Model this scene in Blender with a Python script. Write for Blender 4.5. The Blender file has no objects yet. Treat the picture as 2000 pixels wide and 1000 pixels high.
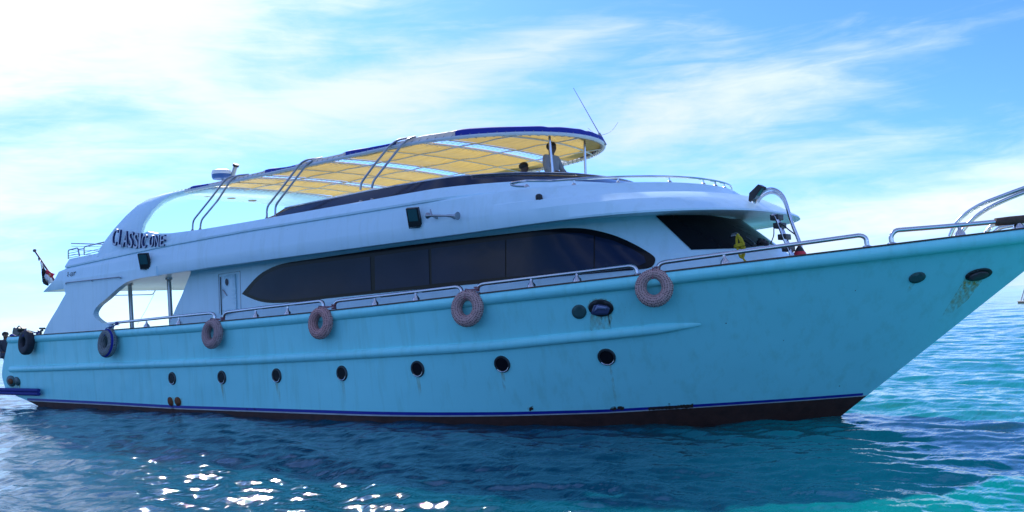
import bpy, bmesh, math, random
import numpy as np
from mathutils import Vector, Matrix
from mathutils.bvhtree import BVHTree
from mathutils.geometry import delaunay_2d_cdt

random.seed(7)
rng = np.random.default_rng(11)
R = math.radians
scene = bpy.context.scene
COL = scene.collection

# ------------------------------------------------------------------ camera
FPX = 1750.0                                   # focal length in pixels of the 2000 px wide photograph
CAM = Vector((31.0, -16.33, 2.2))
_roll = math.atan(0.0505)
_pitch = math.atan(107 * math.cos(_roll) / FPX)
_az = math.pi - math.atan(2250 / FPX)
V = Vector((math.cos(_az) * math.cos(_pitch), math.sin(_az) * math.cos(_pitch), math.sin(_pitch)))
_r0 = Vector((math.sin(_az), -math.cos(_az), 0))
_u0 = _r0.cross(V)
RT = _r0 * math.cos(_roll) - _u0 * math.sin(_roll)
UP = _u0 * math.cos(_roll) + _r0 * math.sin(_roll)
cam_data = bpy.data.cameras.new("camera")
cam = bpy.data.objects.new("camera", cam_data)
COL.objects.link(cam)
cam_data.sensor_width = 36
cam_data.lens = 36 * FPX / 2000
cam_data.clip_start = 0.1
cam_data.clip_end = 30000
M = Matrix.Identity(4)
for i in range(3):
    M[i][0], M[i][1], M[i][2], M[i][3] = RT[i], UP[i], -V[i], CAM[i]
cam.matrix_world = M
scene.camera = cam

# ------------------------------------------------------------------ light
SUN_AZ, SUN_EL = R(143.5), R(34)
world = bpy.data.worlds.new("World")
scene.world = world
world.use_nodes = True
wn, wl = world.node_tree.nodes, world.node_tree.links
wn.clear()

def wnode(t, **k):
    n = wn.new(t)
    for a, b in k.items():
        setattr(n, a, b)
    return n

def wmath(op, a, b=None, c=None, clamp=False):
    n = wnode('ShaderNodeMath', operation=op, use_clamp=clamp)
    for i, x in enumerate((a, b, c)):
        if x is None:
            continue
        if isinstance(x, (int, float)):
            n.inputs[i].default_value = x
        else:
            wl.new(x, n.inputs[i])
    return n.outputs[0]

sky = wnode('ShaderNodeTexSky', sky_type='NISHITA')
sky.sun_disc = False
sky.sun_elevation = SUN_EL
sky.sun_rotation = math.pi / 2 - SUN_AZ
sky.air_density = 1.0
sky.dust_density = 0.35
sky.ozone_density = 1.6
SKY_STRENGTH = 0.12
tint = wnode('ShaderNodeMix', data_type='RGBA', blend_type='MULTIPLY')
tint.inputs[0].default_value = 1.0
wl.new(sky.outputs[0], tint.inputs[6])
tint.inputs[7].default_value = (0.20, 0.375, 0.79, 1)
# cirrus: noise over compass bearing and height, stretched along the streaks
tc = wnode('ShaderNodeTexCoord')
sep = wnode('ShaderNodeSeparateXYZ')
wl.new(tc.outputs['Generated'], sep.inputs[0])
bear = wmath('ARCTAN2', sep.outputs[1], sep.outputs[0])
# bearing relative to the boat-ward direction, positive to the right of it
bx = wmath('SUBTRACT', _az, bear)
el = wmath('ARCSINE', sep.outputs[2])
comb = wnode('ShaderNodeCombineXYZ')
wl.new(bx, comb.inputs[0])
wl.new(el, comb.inputs[1])

def streak(rot, sx, sy, scale, detail, rough, dist, seed):
    mp = wnode('ShaderNodeMapping')
    mp.inputs['Rotation'].default_value = (0, 0, R(rot))
    mp.inputs['Scale'].default_value = (sx, sy, 1)
    mp.inputs['Location'].default_value = (seed, seed * 1.7, 0)
    wl.new(comb.outputs[0], mp.inputs[0])
    nz = wnode('ShaderNodeTexNoise')
    nz.inputs['Scale'].default_value = scale
    nz.inputs['Detail'].default_value = detail
    nz.inputs['Roughness'].default_value = rough
    nz.inputs['Distortion'].default_value = dist
    wl.new(mp.outputs[0], nz.inputs['Vector'])
    return nz.outputs[0]

def blob(cx, cy, rx, ry, rot=0.0):
    """soft elliptical mask round a bearing / height"""
    dx = wmath('SUBTRACT', bx, cx)
    dy = wmath('SUBTRACT', el, cy)
    c, s = math.cos(R(rot)), math.sin(R(rot))
    u = wmath('ADD', wmath('MULTIPLY', dx, c / rx), wmath('MULTIPLY', dy, s / rx))
    v = wmath('ADD', wmath('MULTIPLY', dx, -s / ry), wmath('MULTIPLY', dy, c / ry))
    q = wmath('ADD', wmath('MULTIPLY', u, u), wmath('MULTIPLY', v, v))
    return wmath('EXPONENT', wmath('MULTIPLY', q, -1.0))

n1 = streak(-16, 1.0, 3.4, 3.2, 6, 0.6, 0.5, 3.1)
n2 = streak(-24, 1.0, 6.0, 9.0, 5, 0.62, 0.9, 8.3)
fib = wmath('ADD', wmath('MULTIPLY', n1, 0.72), wmath('MULTIPLY', n2, 0.28))
masks = [
    (blob(-0.46, 0.30, 0.36, 0.112, 10), 0.86),
    (blob(-0.52, 0.11, 0.20, 0.06, 5), 0.30),
    (blob(-0.114, 0.255, 0.28, 0.030, 12), 0.62),
    (blob(-0.20, 0.19, 0.16, 0.03, 8), 0.25),
    (blob(0.17, 0.195, 0.21, 0.066, 5), 0.70),
    (blob(0.45, 0.085, 0.28, 0.040, 4), 0.62),
    (blob(0.36, 0.145, 0.16, 0.02, 6), 0.4),
    (blob(0.48, 0.25, 0.20, 0.025, 8), 0.2),
    (blob(0.0, 0.0, 3.0, 0.045, 0), 0.32),
]
tot = None
for m_, w_ in masks:
    t = wmath('MULTIPLY', m_, w_)
    tot = t if tot is None else wmath('ADD', tot, t)
# unseen cloud added over the rest of the sky to light the shaded hull
far = wmath('MULTIPLY', wmath('SUBTRACT', 1.0, blob(0.0, 0.15, 0.75, 0.45)), 0.34)
tot = wmath('ADD', tot, far)
dens = wmath('ADD', tot, wmath('MULTIPLY', wmath('SUBTRACT', fib, 0.5), 2.1))
ramp = wnode('ShaderNodeMapRange', interpolation_type='SMOOTHSTEP')
wl.new(dens, ramp.inputs[0])
ramp.inputs[1].default_value = 0.16
ramp.inputs[2].default_value = 1.02
cover = wmath('MULTIPLY', ramp.outputs[0], 0.88)
cloud = wnode('ShaderNodeMix', data_type='RGBA')
wl.new(cover, cloud.inputs[0])
wl.new(tint.outputs[2], cloud.inputs[6])
# unseen cloud made brighter than the cloud in view, as added hull fill
lit = wnode('ShaderNodeMix', data_type='RGBA')
wl.new(wmath('SUBTRACT', 1.0, blob(0.0, 0.15, 0.85, 0.5)), lit.inputs[0])
lit.inputs[6].default_value = (3.2, 3.45, 3.7, 1)
lit.inputs[7].default_value = (6.0, 6.8, 7.6, 1)
wl.new(lit.outputs[2], cloud.inputs[7])
bg = wnode('ShaderNodeBackground')
bg.inputs[1].default_value = SKY_STRENGTH
wl.new(cloud.outputs[2], bg.inputs[0])
wout = wnode('ShaderNodeOutputWorld')
wl.new(bg.outputs[0], wout.inputs[0])

sun_data = bpy.data.lights.new("sun", 'SUN')
sun_data.energy = 2.6
sun_data.angle = R(0.5)
sun_data.color = (1.0, 0.95, 0.86)
sun = bpy.data.objects.new("sun", sun_data)
COL.objects.link(sun)
sd = Vector((math.cos(SUN_AZ) * math.cos(SUN_EL), math.sin(SUN_AZ) * math.cos(SUN_EL), math.sin(SUN_EL)))
sun.rotation_euler = sd.to_track_quat('Z', 'Y').to_euler()
sun.location = (0, 30, 40)

scene.view_settings.view_transform = 'Standard'
scene.view_settings.look = 'None'
scene.view_settings.exposure = 1.22
scene.view_settings.gamma = 1.0
scene.view_settings.use_curve_mapping = False

# ------------------------------------------------------------------ helpers
def ray(px, py):
    return (V + RT * ((px - 1000) / FPX) + UP * ((500 - py) / FPX)).normalized()

def on_y(px, py, y):
    d = ray(px, py)
    return CAM + d * ((y - CAM.y) / d.y)

def on_z(px, py, z):
    d = ray(px, py)
    return CAM + d * ((z - CAM.z) / d.z)

def on_plan(px, py, plan):
    """where the sight line first crosses the upright wall y = -plan(x)"""
    d = ray(px, py)
    lo, t = 8.0, 8.0
    while t < 60:
        p = CAM + d * t
        if p.y > -plan(p.x):
            break
        lo = t
        t += 0.1
    hi = t
    for _ in range(30):
        m = (lo + hi) / 2
        p = CAM + d * m
        if p.y > -plan(p.x):
            hi = m
        else:
            lo = m
    return CAM + d * hi

def interp(tab):
    xs = [a for a, b in tab]
    ys = [b for a, b in tab]
    return lambda x: float(np.interp(x, xs, ys))

ORIGINS = {}

def link(o, parent=None):
    COL.objects.link(o)
    if parent is not None:
        o.parent = parent
        top = parent
        while top.parent is not None:
            top = top.parent
        if parent is top and top.type == 'EMPTY':
            o.matrix_parent_inverse = ORIGINS[top.name].inverted()
    return o

def mesh(name, verts, faces, mat, parent=None, smooth=False, mats=None, fmat=None):
    me = bpy.data.meshes.new(name)
    me.from_pydata([tuple(v) for v in verts], [], faces)
    for m_ in (mats or [mat]):
        me.materials.append(m_)
    if fmat is not None:
        me.polygons.foreach_set('material_index', fmat)
    if smooth:
        me.polygons.foreach_set('use_smooth', [True] * len(me.polygons))
    me.update()
    o = bpy.data.objects.new(name, me)
    return link(o, parent)

def auto_smooth(o, ang=35):
    me = o.data
    me.polygons.foreach_set('use_smooth', [True] * len(me.polygons))
    try:
        me.set_sharp_from_angle(angle=R(ang))
    except Exception:
        pass
    return o

def thing(name, label, cat, loc, group=None):
    o = bpy.data.objects.new(name, None)
    o.empty_display_size = 0.3
    o.location = loc
    COL.objects.link(o)
    ORIGINS[o.name] = Matrix.Translation(loc)
    o['label'], o['category'] = label, cat
    if group:
        o['group'] = group
    return o

class MB:
    """collects geometry for one mesh object"""
    def __init__(self):
        self.v, self.f, self.m = [], [], []
    def add(self, verts, faces, mi=0):
        b = len(self.v)
        self.v += [Vector(p) for p in verts]
        self.f += [tuple(i + b for i in f) for f in faces]
        self.m += [mi] * len(faces)
    def tube(self, pts, r, sides=8, closed=False, mi=0, caps=True):
        pts = [Vector(p) for p in pts]
        n = len(pts)
        rr = r if isinstance(r, (list, tuple)) else [r] * n
        tang = []
        for i in range(n):
            a = pts[(i - 1) % n] if (closed or i > 0) else pts[i]
            b = pts[(i + 1) % n] if (closed or i < n - 1) else pts[i]
            t = b - a
            tang.append(t.normalized() if t.length > 1e-9 else Vector((0, 0, 1)))
        ref = Vector((0, 0, 1)) if abs(tang[0].z) < 0.9 else Vector((0, 1, 0))
        nrm = tang[0].cross(ref).normalized()
        vs, fs = [], []
        for i in range(n):
            nrm = (nrm - tang[i] * nrm.dot(tang[i]))
            nrm = nrm.normalized() if nrm.length > 1e-6 else tang[i].orthogonal().normalized()
            bi = tang[i].cross(nrm)
            for k in range(sides):
                a = 2 * math.pi * k / sides
                vs.append(pts[i] + (nrm * math.cos(a) + bi * math.sin(a)) * rr[i])
        rows = n if closed else n - 1
        for i in range(rows):
            j = (i + 1) % n
            for k in range(sides):
                k2 = (k + 1) % sides
                fs.append((i * sides + k, i * sides + k2, j * sides + k2, j * sides + k))
        if caps and not closed:
            fs.append(tuple(range(sides - 1, -1, -1)))
            fs.append(tuple((n - 1) * sides + k for k in range(sides)))
        self.add(vs, fs, mi)
    def box(self, c, hx, hy, hz, ax=None, mi=0, bev=0.0):
        X, Y, Z = ax or (Vector((1, 0, 0)), Vector((0, 1, 0)), Vector((0, 0, 1)))
        bm = bmesh.new()
        bmesh.ops.create_cube(bm, size=2.0)
        for v in bm.verts:
            v.co = Vector((v.co.x * hx, v.co.y * hy, v.co.z * hz))
        if bev > 0:
            bmesh.ops.bevel(bm, geom=list(bm.edges), offset=bev, segments=2, affect='EDGES', profile=0.5)
        bm.verts.ensure_lookup_table()
        c = Vector(c)
        vs = [c + X * v.co.x + Y * v.co.y + Z * v.co.z for v in bm.verts]
        fs = [tuple(v.index for v in f.verts) for f in bm.faces]
        bm.verts.index_update()
        self.add(vs, fs, mi)
        bm.free()
    def lathe(self, c, axis, prof, n=20, mi=0, sx=1.0, sy=1.0, upv=None):
        """prof: list of (radius, height along axis)"""
        axis = Vector(axis).normalized()
        u = Vector(upv) if upv is not None else (Vector((0, 0, 1)) if abs(axis.z) < 0.9 else Vector((1, 0, 0)))
        u = (u - axis * u.dot(axis)).normalized()
        w = axis.cross(u)
        c = Vector(c)
        vs, fs = [], []
        for (r, h) in prof:
            for k in range(n):
                a = 2 * math.pi * k / n
                vs.append(c + axis * h + (w * math.cos(a) * sx + u * math.sin(a) * sy) * r)
        for i in range(len(prof) - 1):
            for k in range(n):
                k2 = (k + 1) % n
                fs.append((i * n + k, i * n + k2, (i + 1) * n + k2, (i + 1) * n + k))
        fs.append(tuple(range(n - 1, -1, -1)))
        fs.append(tuple((len(prof) - 1) * n + k for k in range(n)))
        self.add(vs, fs, mi)
    def build(self, name, mat, parent=None, smooth=True, ang=40):
        mats = mat if isinstance(mat, (list, tuple)) else [mat]
        o = mesh(name, self.v, self.f, None, parent, False, mats, self.m)
        if smooth:
            auto_smooth(o, ang)
        return o

def round_path(pts, rad, seg=5):
    """fillet the corners of a polyline"""
    pts = [Vector(p) for p in pts]
    out = [pts[0]]
    for i in range(1, len(pts) - 1):
        a, b, c = pts[i - 1], pts[i], pts[i + 1]
        d1, d2 = (a - b), (c - b)
        r = min(rad, d1.length * 0.48, d2.length * 0.48)
        p1, p2 = b + d1.normalized() * r, b + d2.normalized() * r
        for k in range(seg + 1):
            t = k / seg
            out.append(p1 * (1 - t) ** 2 + b * 2 * t * (1 - t) + p2 * t * t)
    out.append(pts[-1])
    return out

def spline(pts, n=8):
    pts = [Vector(p) for p in pts]
    P = [pts[0] * 2 - pts[1]] + pts + [pts[-1] * 2 - pts[-2]]
    out = []
    for i in range(1, len(P) - 2):
        for k in range(n):
            t = k / n
            out.append(0.5 * ((2 * P[i]) + (P[i + 1] - P[i - 1]) * t + (2 * P[i - 1] - 5 * P[i] + 4 * P[i + 1] - P[i + 2]) * t * t
                              + (3 * P[i] - P[i - 1] - 3 * P[i + 1] + P[i + 2]) * t ** 3))
    out.append(pts[-1])
    return out

def spline2(pts, n=6):
    return [(p.x, p.y) for p in spline([Vector((a, b, 0)) for a, b in pts], n)]

def bvh_of(*objs):
    vs, fs = [], []
    for o in objs:
        b = len(vs)
        vs += [v.co.copy() for v in o.data.vertices]
        fs += [tuple(i + b for i in p.vertices) for p in o.data.polygons]
    return BVHTree.FromPolygons(vs, fs)

def hit(px, py, bvh):
    co, no, ix, di = bvh.ray_cast(CAM, ray(px, py))
    if co is None:
        return None, None
    if no.dot(CAM - co) < 0:
        no = -no
    return co, no

PORT = {}
def patch(name, poly, bvh, off, mat, parent=None, step=9, thick=0.0, mirror=False, holes=()):
    """a thin plate lying on the surface, with the outline poly"""
    poly = [Vector(p) for p in poly]
    pts, edges = [], []
    def ring(pl):
        b = len(pts)
        loop = []
        for i, a in enumerate(pl):
            c = pl[(i + 1) % len(pl)]
            n = max(1, int((c - a).length / step))
            for k in range(n):
                loop.append(a.lerp(c, k / n))
        pts.extend(loop)
        edges.extend((b + i, b + (i + 1) % len(loop)) for i in range(len(loop)))
        return loop
    outer = ring(poly)
    xs = [p.x for p in poly]
    ys = [p.y for p in poly]
    def inside(x, y, pl):
        c = False
        j = len(pl) - 1
        for i in range(len(pl)):
            if (pl[i].y > y) != (pl[j].y > y) and x < (pl[j].x - pl[i].x) * (y - pl[i].y) / (pl[j].y - pl[i].y) + pl[i].x:
                c = not c
            j = i
        return c
    x = min(xs) + step * 0.5
    while x < max(xs):
        y = min(ys) + step * 0.5
        while y < max(ys):
            if inside(x, y, poly) and min((p - Vector((x, y))).length for p in outer) > step * 0.45:
                pts.append(Vector((x, y)))
            y += step
        x += step
    v2, e2, f2, *_ = delaunay_2d_cdt(pts, edges, [], 1, 1e-5)
    v3, ok = [], []
    for p in v2:
        co, no = hit(p.x, p.y, bvh)
        if co is None:
            v3.append(Vector((0, 0, 0)))
            ok.append(False)
        else:
            v3.append(co + no * off)
            ok.append(True)
    fs = []
    for f in f2:
        if all(ok[i] for i in f):
            if max((v3[f[i]] - v3[f[i - 1]]).length for i in range(len(f))) < 1.6:
                fs.append(tuple(f))
    # keep used vertices
    used = sorted({i for f in fs for i in f})
    ix = {u: k for k, u in enumerate(used)}
    v3 = [v3[u] for u in used]
    fs = [tuple(ix[i] for i in f) for f in fs]
    o = mesh(name, v3, fs, mat, parent, True)
    if mirror:
        p2 = PORT.get(parent.name, parent)
        PORT[o.name] = mesh(name, [Vector((v.x, -v.y, v.z)) for v in v3], [f[::-1] for f in fs], mat, p2, True)
    if thick:
        md = o.modifiers.new('thick', 'SOLIDIFY')
        md.thickness = thick
        md.offset = 0
    return o

def ellipse_px(cx, cy, rx, ry, rot=0, n=28):
    c, s = math.cos(R(rot)), math.sin(R(rot))
    return [(cx + rx * math.cos(t) * c - ry * math.sin(t) * s, cy + rx * math.cos(t) * s + ry * math.sin(t) * c)
            for t in (2 * math.pi * k / n for k in range(n))]

# ------------------------------------------------------------------ materials
def new_mat(name):
    m = bpy.data.materials.new(name)
    m.use_nodes = True
    nt = m.node_tree
    return m, nt, nt.nodes['Principled BSDF']

def setp(b, **k):
    for a, v in k.items():
        b.inputs[a.replace('_', ' ')].default_value = v

def simple(name, col, rough=0.5, metal=0.0, var=0.06, scale=6.0, bump=0.0, bscale=60.0, coat=0.0):
    m, nt, b = new_mat(name)
    setp(b, Roughness=rough, Metallic=metal)
    b.inputs['Coat Weight'].default_value = coat
    tcn = nt.nodes.new('ShaderNodeTexCoord')
    nz = nt.nodes.new('ShaderNodeTexNoise')
    nz.inputs['Scale'].default_value = scale
    nz.inputs['Detail'].default_value = 5
    nt.links.new(tcn.outputs['Object'], nz.inputs['Vector'])
    mx = nt.nodes.new('ShaderNodeMix')
    mx.data_type = 'RGBA'
    mx.inputs[6].default_value = tuple(max(0, c * (1 - var)) for c in col) + (1,)
    mx.inputs[7].default_value = tuple(min(1, c * (1 + var)) for c in col) + (1,)
    nt.links.new(nz.outputs[0], mx.inputs[0])
    nt.links.new(mx.outputs[2], b.inputs['Base Color'])
    if bump > 0:
        n2 = nt.nodes.new('ShaderNodeTexNoise')
        n2.inputs['Scale'].default_value = bscale
        n2.inputs['Detail'].default_value = 3
        nt.links.new(tcn.outputs['Object'], n2.inputs['Vector'])
        bp = nt.nodes.new('ShaderNodeBump')
        bp.inputs['Strength'].default_value = bump
        bp.inputs['Distance'].default_value = 0.01
        nt.links.new(n2.outputs[0], bp.inputs['Height'])
        nt.links.new(bp.outputs[0], b.inputs['Normal'])
    return m

def paint(name, col, grime=(0.62, 0.66, 0.55), rough=0.32, amount=0.5):
    """gloss boat paint: faint vertical grime runs, specks of chipped paint, slightly wavy plating"""
    m, nt, b = new_mat(name)
    L = nt.links
    tcn = nt.nodes.new('ShaderNodeTexCoord')
    mp = nt.nodes.new('ShaderNodeMapping')
    mp.inputs['Scale'].default_value = (3.2, 3.2, 0.35)
    L.new(tcn.outputs['Object'], mp.inputs[0])
    runs = nt.nodes.new('ShaderNodeTexNoise')
    runs.inputs['Scale'].default_value = 1.6
    runs.inputs['Detail'].default_value = 6
    runs.inputs['Roughness'].default_value = 0.6
    L.new(mp.outputs[0], runs.inputs['Vector'])
    r1 = nt.nodes.new('ShaderNodeMapRange')
    r1.inputs[1].default_value = 0.5
    r1.inputs[2].default_value = 0.85
    r1.inputs[4].default_value = amount
    L.new(runs.outputs[0], r1.inputs[0])
    mx = nt.nodes.new('ShaderNodeMix')
    mx.data_type = 'RGBA'
    mx.inputs[6].default_value = col + (1,)
    mx.inputs[7].default_value = tuple(c * g for c, g in zip(col, grime)) + (1,)
    L.new(r1.outputs[0], mx.inputs[0])
    sp = nt.nodes.new('ShaderNodeTexNoise')
    sp.inputs['Scale'].default_value = 9.0
    sp.inputs['Detail'].default_value = 2
    L.new(tcn.outputs['Object'], sp.inputs['Vector'])
    r2 = nt.nodes.new('ShaderNodeMapRange')
    r2.inputs[1].default_value = 0.80
    r2.inputs[2].default_value = 0.82
    L.new(sp.outputs[0], r2.inputs[0])
    m2 = nt.nodes.new('ShaderNodeMix')
    m2.data_type = 'RGBA'
    L.new(r2.outputs[0], m2.inputs[0])
    L.new(mx.outputs[2], m2.inputs[6])
    m2.inputs[7].default_value = (0.10, 0.08, 0.06, 1)
    L.new(m2.outputs[2], b.inputs['Base Color'])
    rr = nt.nodes.new('ShaderNodeMapRange')
    rr.inputs[3].default_value = rough - 0.06
    rr.inputs[4].default_value = rough + 0.12
    L.new(runs.outputs[0], rr.inputs[0])
    L.new(rr.outputs[0], b.inputs['Roughness'])
    wv = nt.nodes.new('ShaderNodeTexNoise')
    wv.inputs['Scale'].default_value = 0.9
    wv.inputs['Detail'].default_value = 2
    L.new(tcn.outputs['Object'], wv.inputs['Vector'])
    bp = nt.nodes.new('ShaderNodeBump')
    bp.inputs['Strength'].default_value = 0.6
    bp.inputs['Distance'].default_value = 0.07
    L.new(wv.outputs[0], bp.inputs['Height'])
    L.new(bp.outputs[0], b.inputs['Normal'])
    return m

HULL_PAINT = paint('hull_paint', (0.28, 0.86, 0.88))
TOP_PAINT = paint('topside_paint', (0.66, 0.89, 0.97), amount=0.35)
CEIL_PAINT = simple('ceiling_white', (0.72, 0.72, 0.68), 0.5)
DECK = simple('deck', (0.45, 0.42, 0.36), 0.7)
BOOT = simple('boot_blue', (0.01, 0.02, 0.30), 0.4, var=0.15)
WHITE_LINE = simple('white_line', (0.42, 0.48, 0.50), 0.5, var=0.35, scale=4)
ANTIFOUL = simple('antifouling_brown', (0.050, 0.019, 0.013), 0.75, var=0.8, scale=5, bump=0.6, bscale=25)
STEEL = simple('stainless_steel', (0.62, 0.63, 0.65), 0.16, 1.0, var=0.05)
CHROME_DULL = simple('dull_steel', (0.35, 0.36, 0.38), 0.3, 1.0, var=0.1)
BLACK = simple('black_plastic', (0.015, 0.015, 0.017), 0.45)
RIM = simple('dark_bronze_rim', (0.05, 0.06, 0.065), 0.35, 0.4, var=0.3)
WIN_BLACK = simple('window_band_black', (0.010, 0.010, 0.013), 0.12, var=0.2)
GLASS = simple('tinted_glass', (0.014, 0.022, 0.052), 0.07, var=0.6, scale=0.6, bump=0.5, bscale=0.9)
for m_ in (GLASS, WIN_BLACK):
    m_.node_tree.nodes['Principled BSDF'].inputs['Specular IOR Level'].default_value = 0.17
SCREEN = simple('dark_wind_screen', (0.010, 0.012, 0.03), 0.12, var=0.1)
SCREEN.node_tree.nodes['Principled BSDF'].inputs['Specular IOR Level'].default_value = 0.2
LAMP_GLASS = simple('lamp_glass', (0.03, 0.10, 0.11), 0.08)
WOOD_TRIM = simple('worn_trim', (0.10, 0.06, 0.045), 0.7, var=0.6, scale=8)
RED = simple('red_vinyl', (0.65, 0.03, 0.05), 0.5)
NAVY = simple('navy_side', (0.02, 0.03, 0.13), 0.5)
LETTER = simple('letter_face', (0.55, 0.62, 0.74), 0.4)
SKIN = simple('skin', (0.10, 0.05, 0.035), 0.55)
HAIR = simple('black_hair', (0.008, 0.007, 0.006), 0.6)
JACKET = simple('grey_jacket', (0.30, 0.31, 0.34), 0.85, bump=0.3)
TROUSER = simple('dark_trousers', (0.03, 0.035, 0.06), 0.85)
BLUE_CLOTH = simple('blue_cloth', (0.015, 0.03, 0.22), 0.8, var=0.2)
ROPE_Y = simple('yellow_rope', (0.55, 0.42, 0.02), 0.8, var=0.35, scale=40, bump=0.5, bscale=120)
ROPE_W = simple('pale_rope', (0.45, 0.43, 0.42), 0.85, var=0.3, scale=30)
ROPE_B = simple('blue_rope', (0.015, 0.03, 0.25), 0.8, var=0.3, scale=30)
PAD = simple('brown_padding', (0.11, 0.06, 0.045), 0.85, var=0.4, scale=20, bump=0.5)
COVER_BLUE = simple('blue_canvas', (0.012, 0.025, 0.30), 0.75, var=0.2, scale=2.5, bump=0.3, bscale=8)
COVER_GREY = simple('pale_canvas', (0.80, 0.80, 0.84), 0.6, var=0.12, scale=2.5, bump=0.3, bscale=8)
PLATE = simple('corroded_plate', (0.035, 0.10, 0.10), 0.5, var=0.4, scale=12)
RUSTY = simple('rust', (0.16, 0.055, 0.015), 0.85, var=0.6, scale=14, bump=0.6)
TYRE = simple('tyre_rubber', (0.018, 0.02, 0.03), 0.7, var=0.4, scale=8, bump=0.4)
CONCRETE = simple('pale_concrete', (0.42, 0.38, 0.36), 0.8)
DARKBASE = simple('dark_wet_base', (0.07, 0.05, 0.045), 0.7)
BROWN = simple('brown_panel', (0.30, 0.19, 0.13), 0.7)
BEACON = simple('beacon_white', (0.78, 0.77, 0.74), 0.5)

def stain_mat(name, col, dens):
    """thin run of rust over paint: broken up by streaky noise"""
    m, nt, b = new_mat(name)
    setp(b, Roughness=0.8)
    b.inputs['Base Color'].default_value = col + (1,)
    tcn = nt.nodes.new('ShaderNodeTexCoord')
    mp = nt.nodes.new('ShaderNodeMapping')
    mp.inputs['Scale'].default_value = (22, 22, 2.2)
    nt.links.new(tcn.outputs['Object'], mp.inputs[0])
    nz = nt.nodes.new('ShaderNodeTexNoise')
    nz.inputs['Scale'].default_value = 1.0
    nz.inputs['Detail'].default_value = 4
    nt.links.new(mp.outputs[0], nz.inputs['Vector'])
    at = nt.nodes.new('ShaderNodeAttribute')
    at.attribute_name = 'fade'
    mu = nt.nodes.new('ShaderNodeMath')
    mu.operation = 'MULTIPLY'
    rr = nt.nodes.new('ShaderNodeMapRange')
    rr.inputs[1].default_value = 0.35
    rr.inputs[2].default_value = 0.7
    rr.inputs[4].default_value = dens
    nt.links.new(nz.outputs[0], rr.inputs[0])
    nt.links.new(rr.outputs[0], mu.inputs[0])
    nt.links.new(at.outputs['Fac'], mu.inputs[1])
    nt.links.new(mu.outputs[0], b.inputs['Alpha'])
    return m

STAIN = stain_mat('rust_stain', (0.55, 0.32, 0.015), 0.42)
STAIN_DARK = stain_mat('dark_rust_stain', (0.07, 0.03, 0.015), 1.0)

def cloth_translucent(name, col, tr):
    m, nt, b = new_mat(name)
    tcn = nt.nodes.new('ShaderNodeTexCoord')
    mp = nt.nodes.new('ShaderNodeMapping')
    mp.inputs['Scale'].default_value = (0.8, 9, 1)
    nt.links.new(tcn.outputs['Object'], mp.inputs[0])
    nz = nt.nodes.new('ShaderNodeTexNoise')
    nz.inputs['Scale'].default_value = 1.2
    nz.inputs['Detail'].default_value = 4
    nt.links.new(mp.outputs[0], nz.inputs['Vector'])
    mx = nt.nodes.new('ShaderNodeMix')
    mx.data_type = 'RGBA'
    mx.inputs[6].default_value = tuple(c * 0.62 for c in col) + (1,)
    mx.inputs[7].default_value = tuple(min(1, c * 1.2) for c in col) + (1,)
    nt.links.new(nz.outputs[0], mx.inputs[0])
    nt.links.new(mx.outputs[2], b.inputs['Base Color'])
    setp(b, Roughness=0.45)
    wr = nt.nodes.new('ShaderNodeTexNoise')
    wr.inputs['Scale'].default_value = 3.0
    wr.inputs['Detail'].default_value = 5
    wr.inputs['Distortion'].default_value = 1.2
    nt.links.new(tcn.outputs['Object'], wr.inputs['Vector'])
    wb = nt.nodes.new('ShaderNodeBump')
    wb.inputs['Strength'].default_value = 0.6
    wb.inputs['Distance'].default_value = 0.06
    nt.links.new(wr.outputs[0], wb.inputs['Height'])
    nt.links.new(wb.outputs[0], b.inputs['Normal'])
    tl = nt.nodes.new('ShaderNodeBsdfTranslucent')
    nt.links.new(mx.outputs[2], tl.inputs[0])
    nt.links.new(wb.outputs[0], tl.inputs[1])
    ms = nt.nodes.new('ShaderNodeMixShader')
    ms.inputs[0].default_value = tr
    nt.links.new(b.outputs[0], ms.inputs[1])
    nt.links.new(tl.outputs[0], ms.inputs[2])
    nt.links.new(ms.outputs[0], nt.nodes['Material Output'].inputs[0])
    return m

CANVAS = cloth_translucent('yellow_canvas', (0.80, 0.53, 0.14), 0.42)

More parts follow.
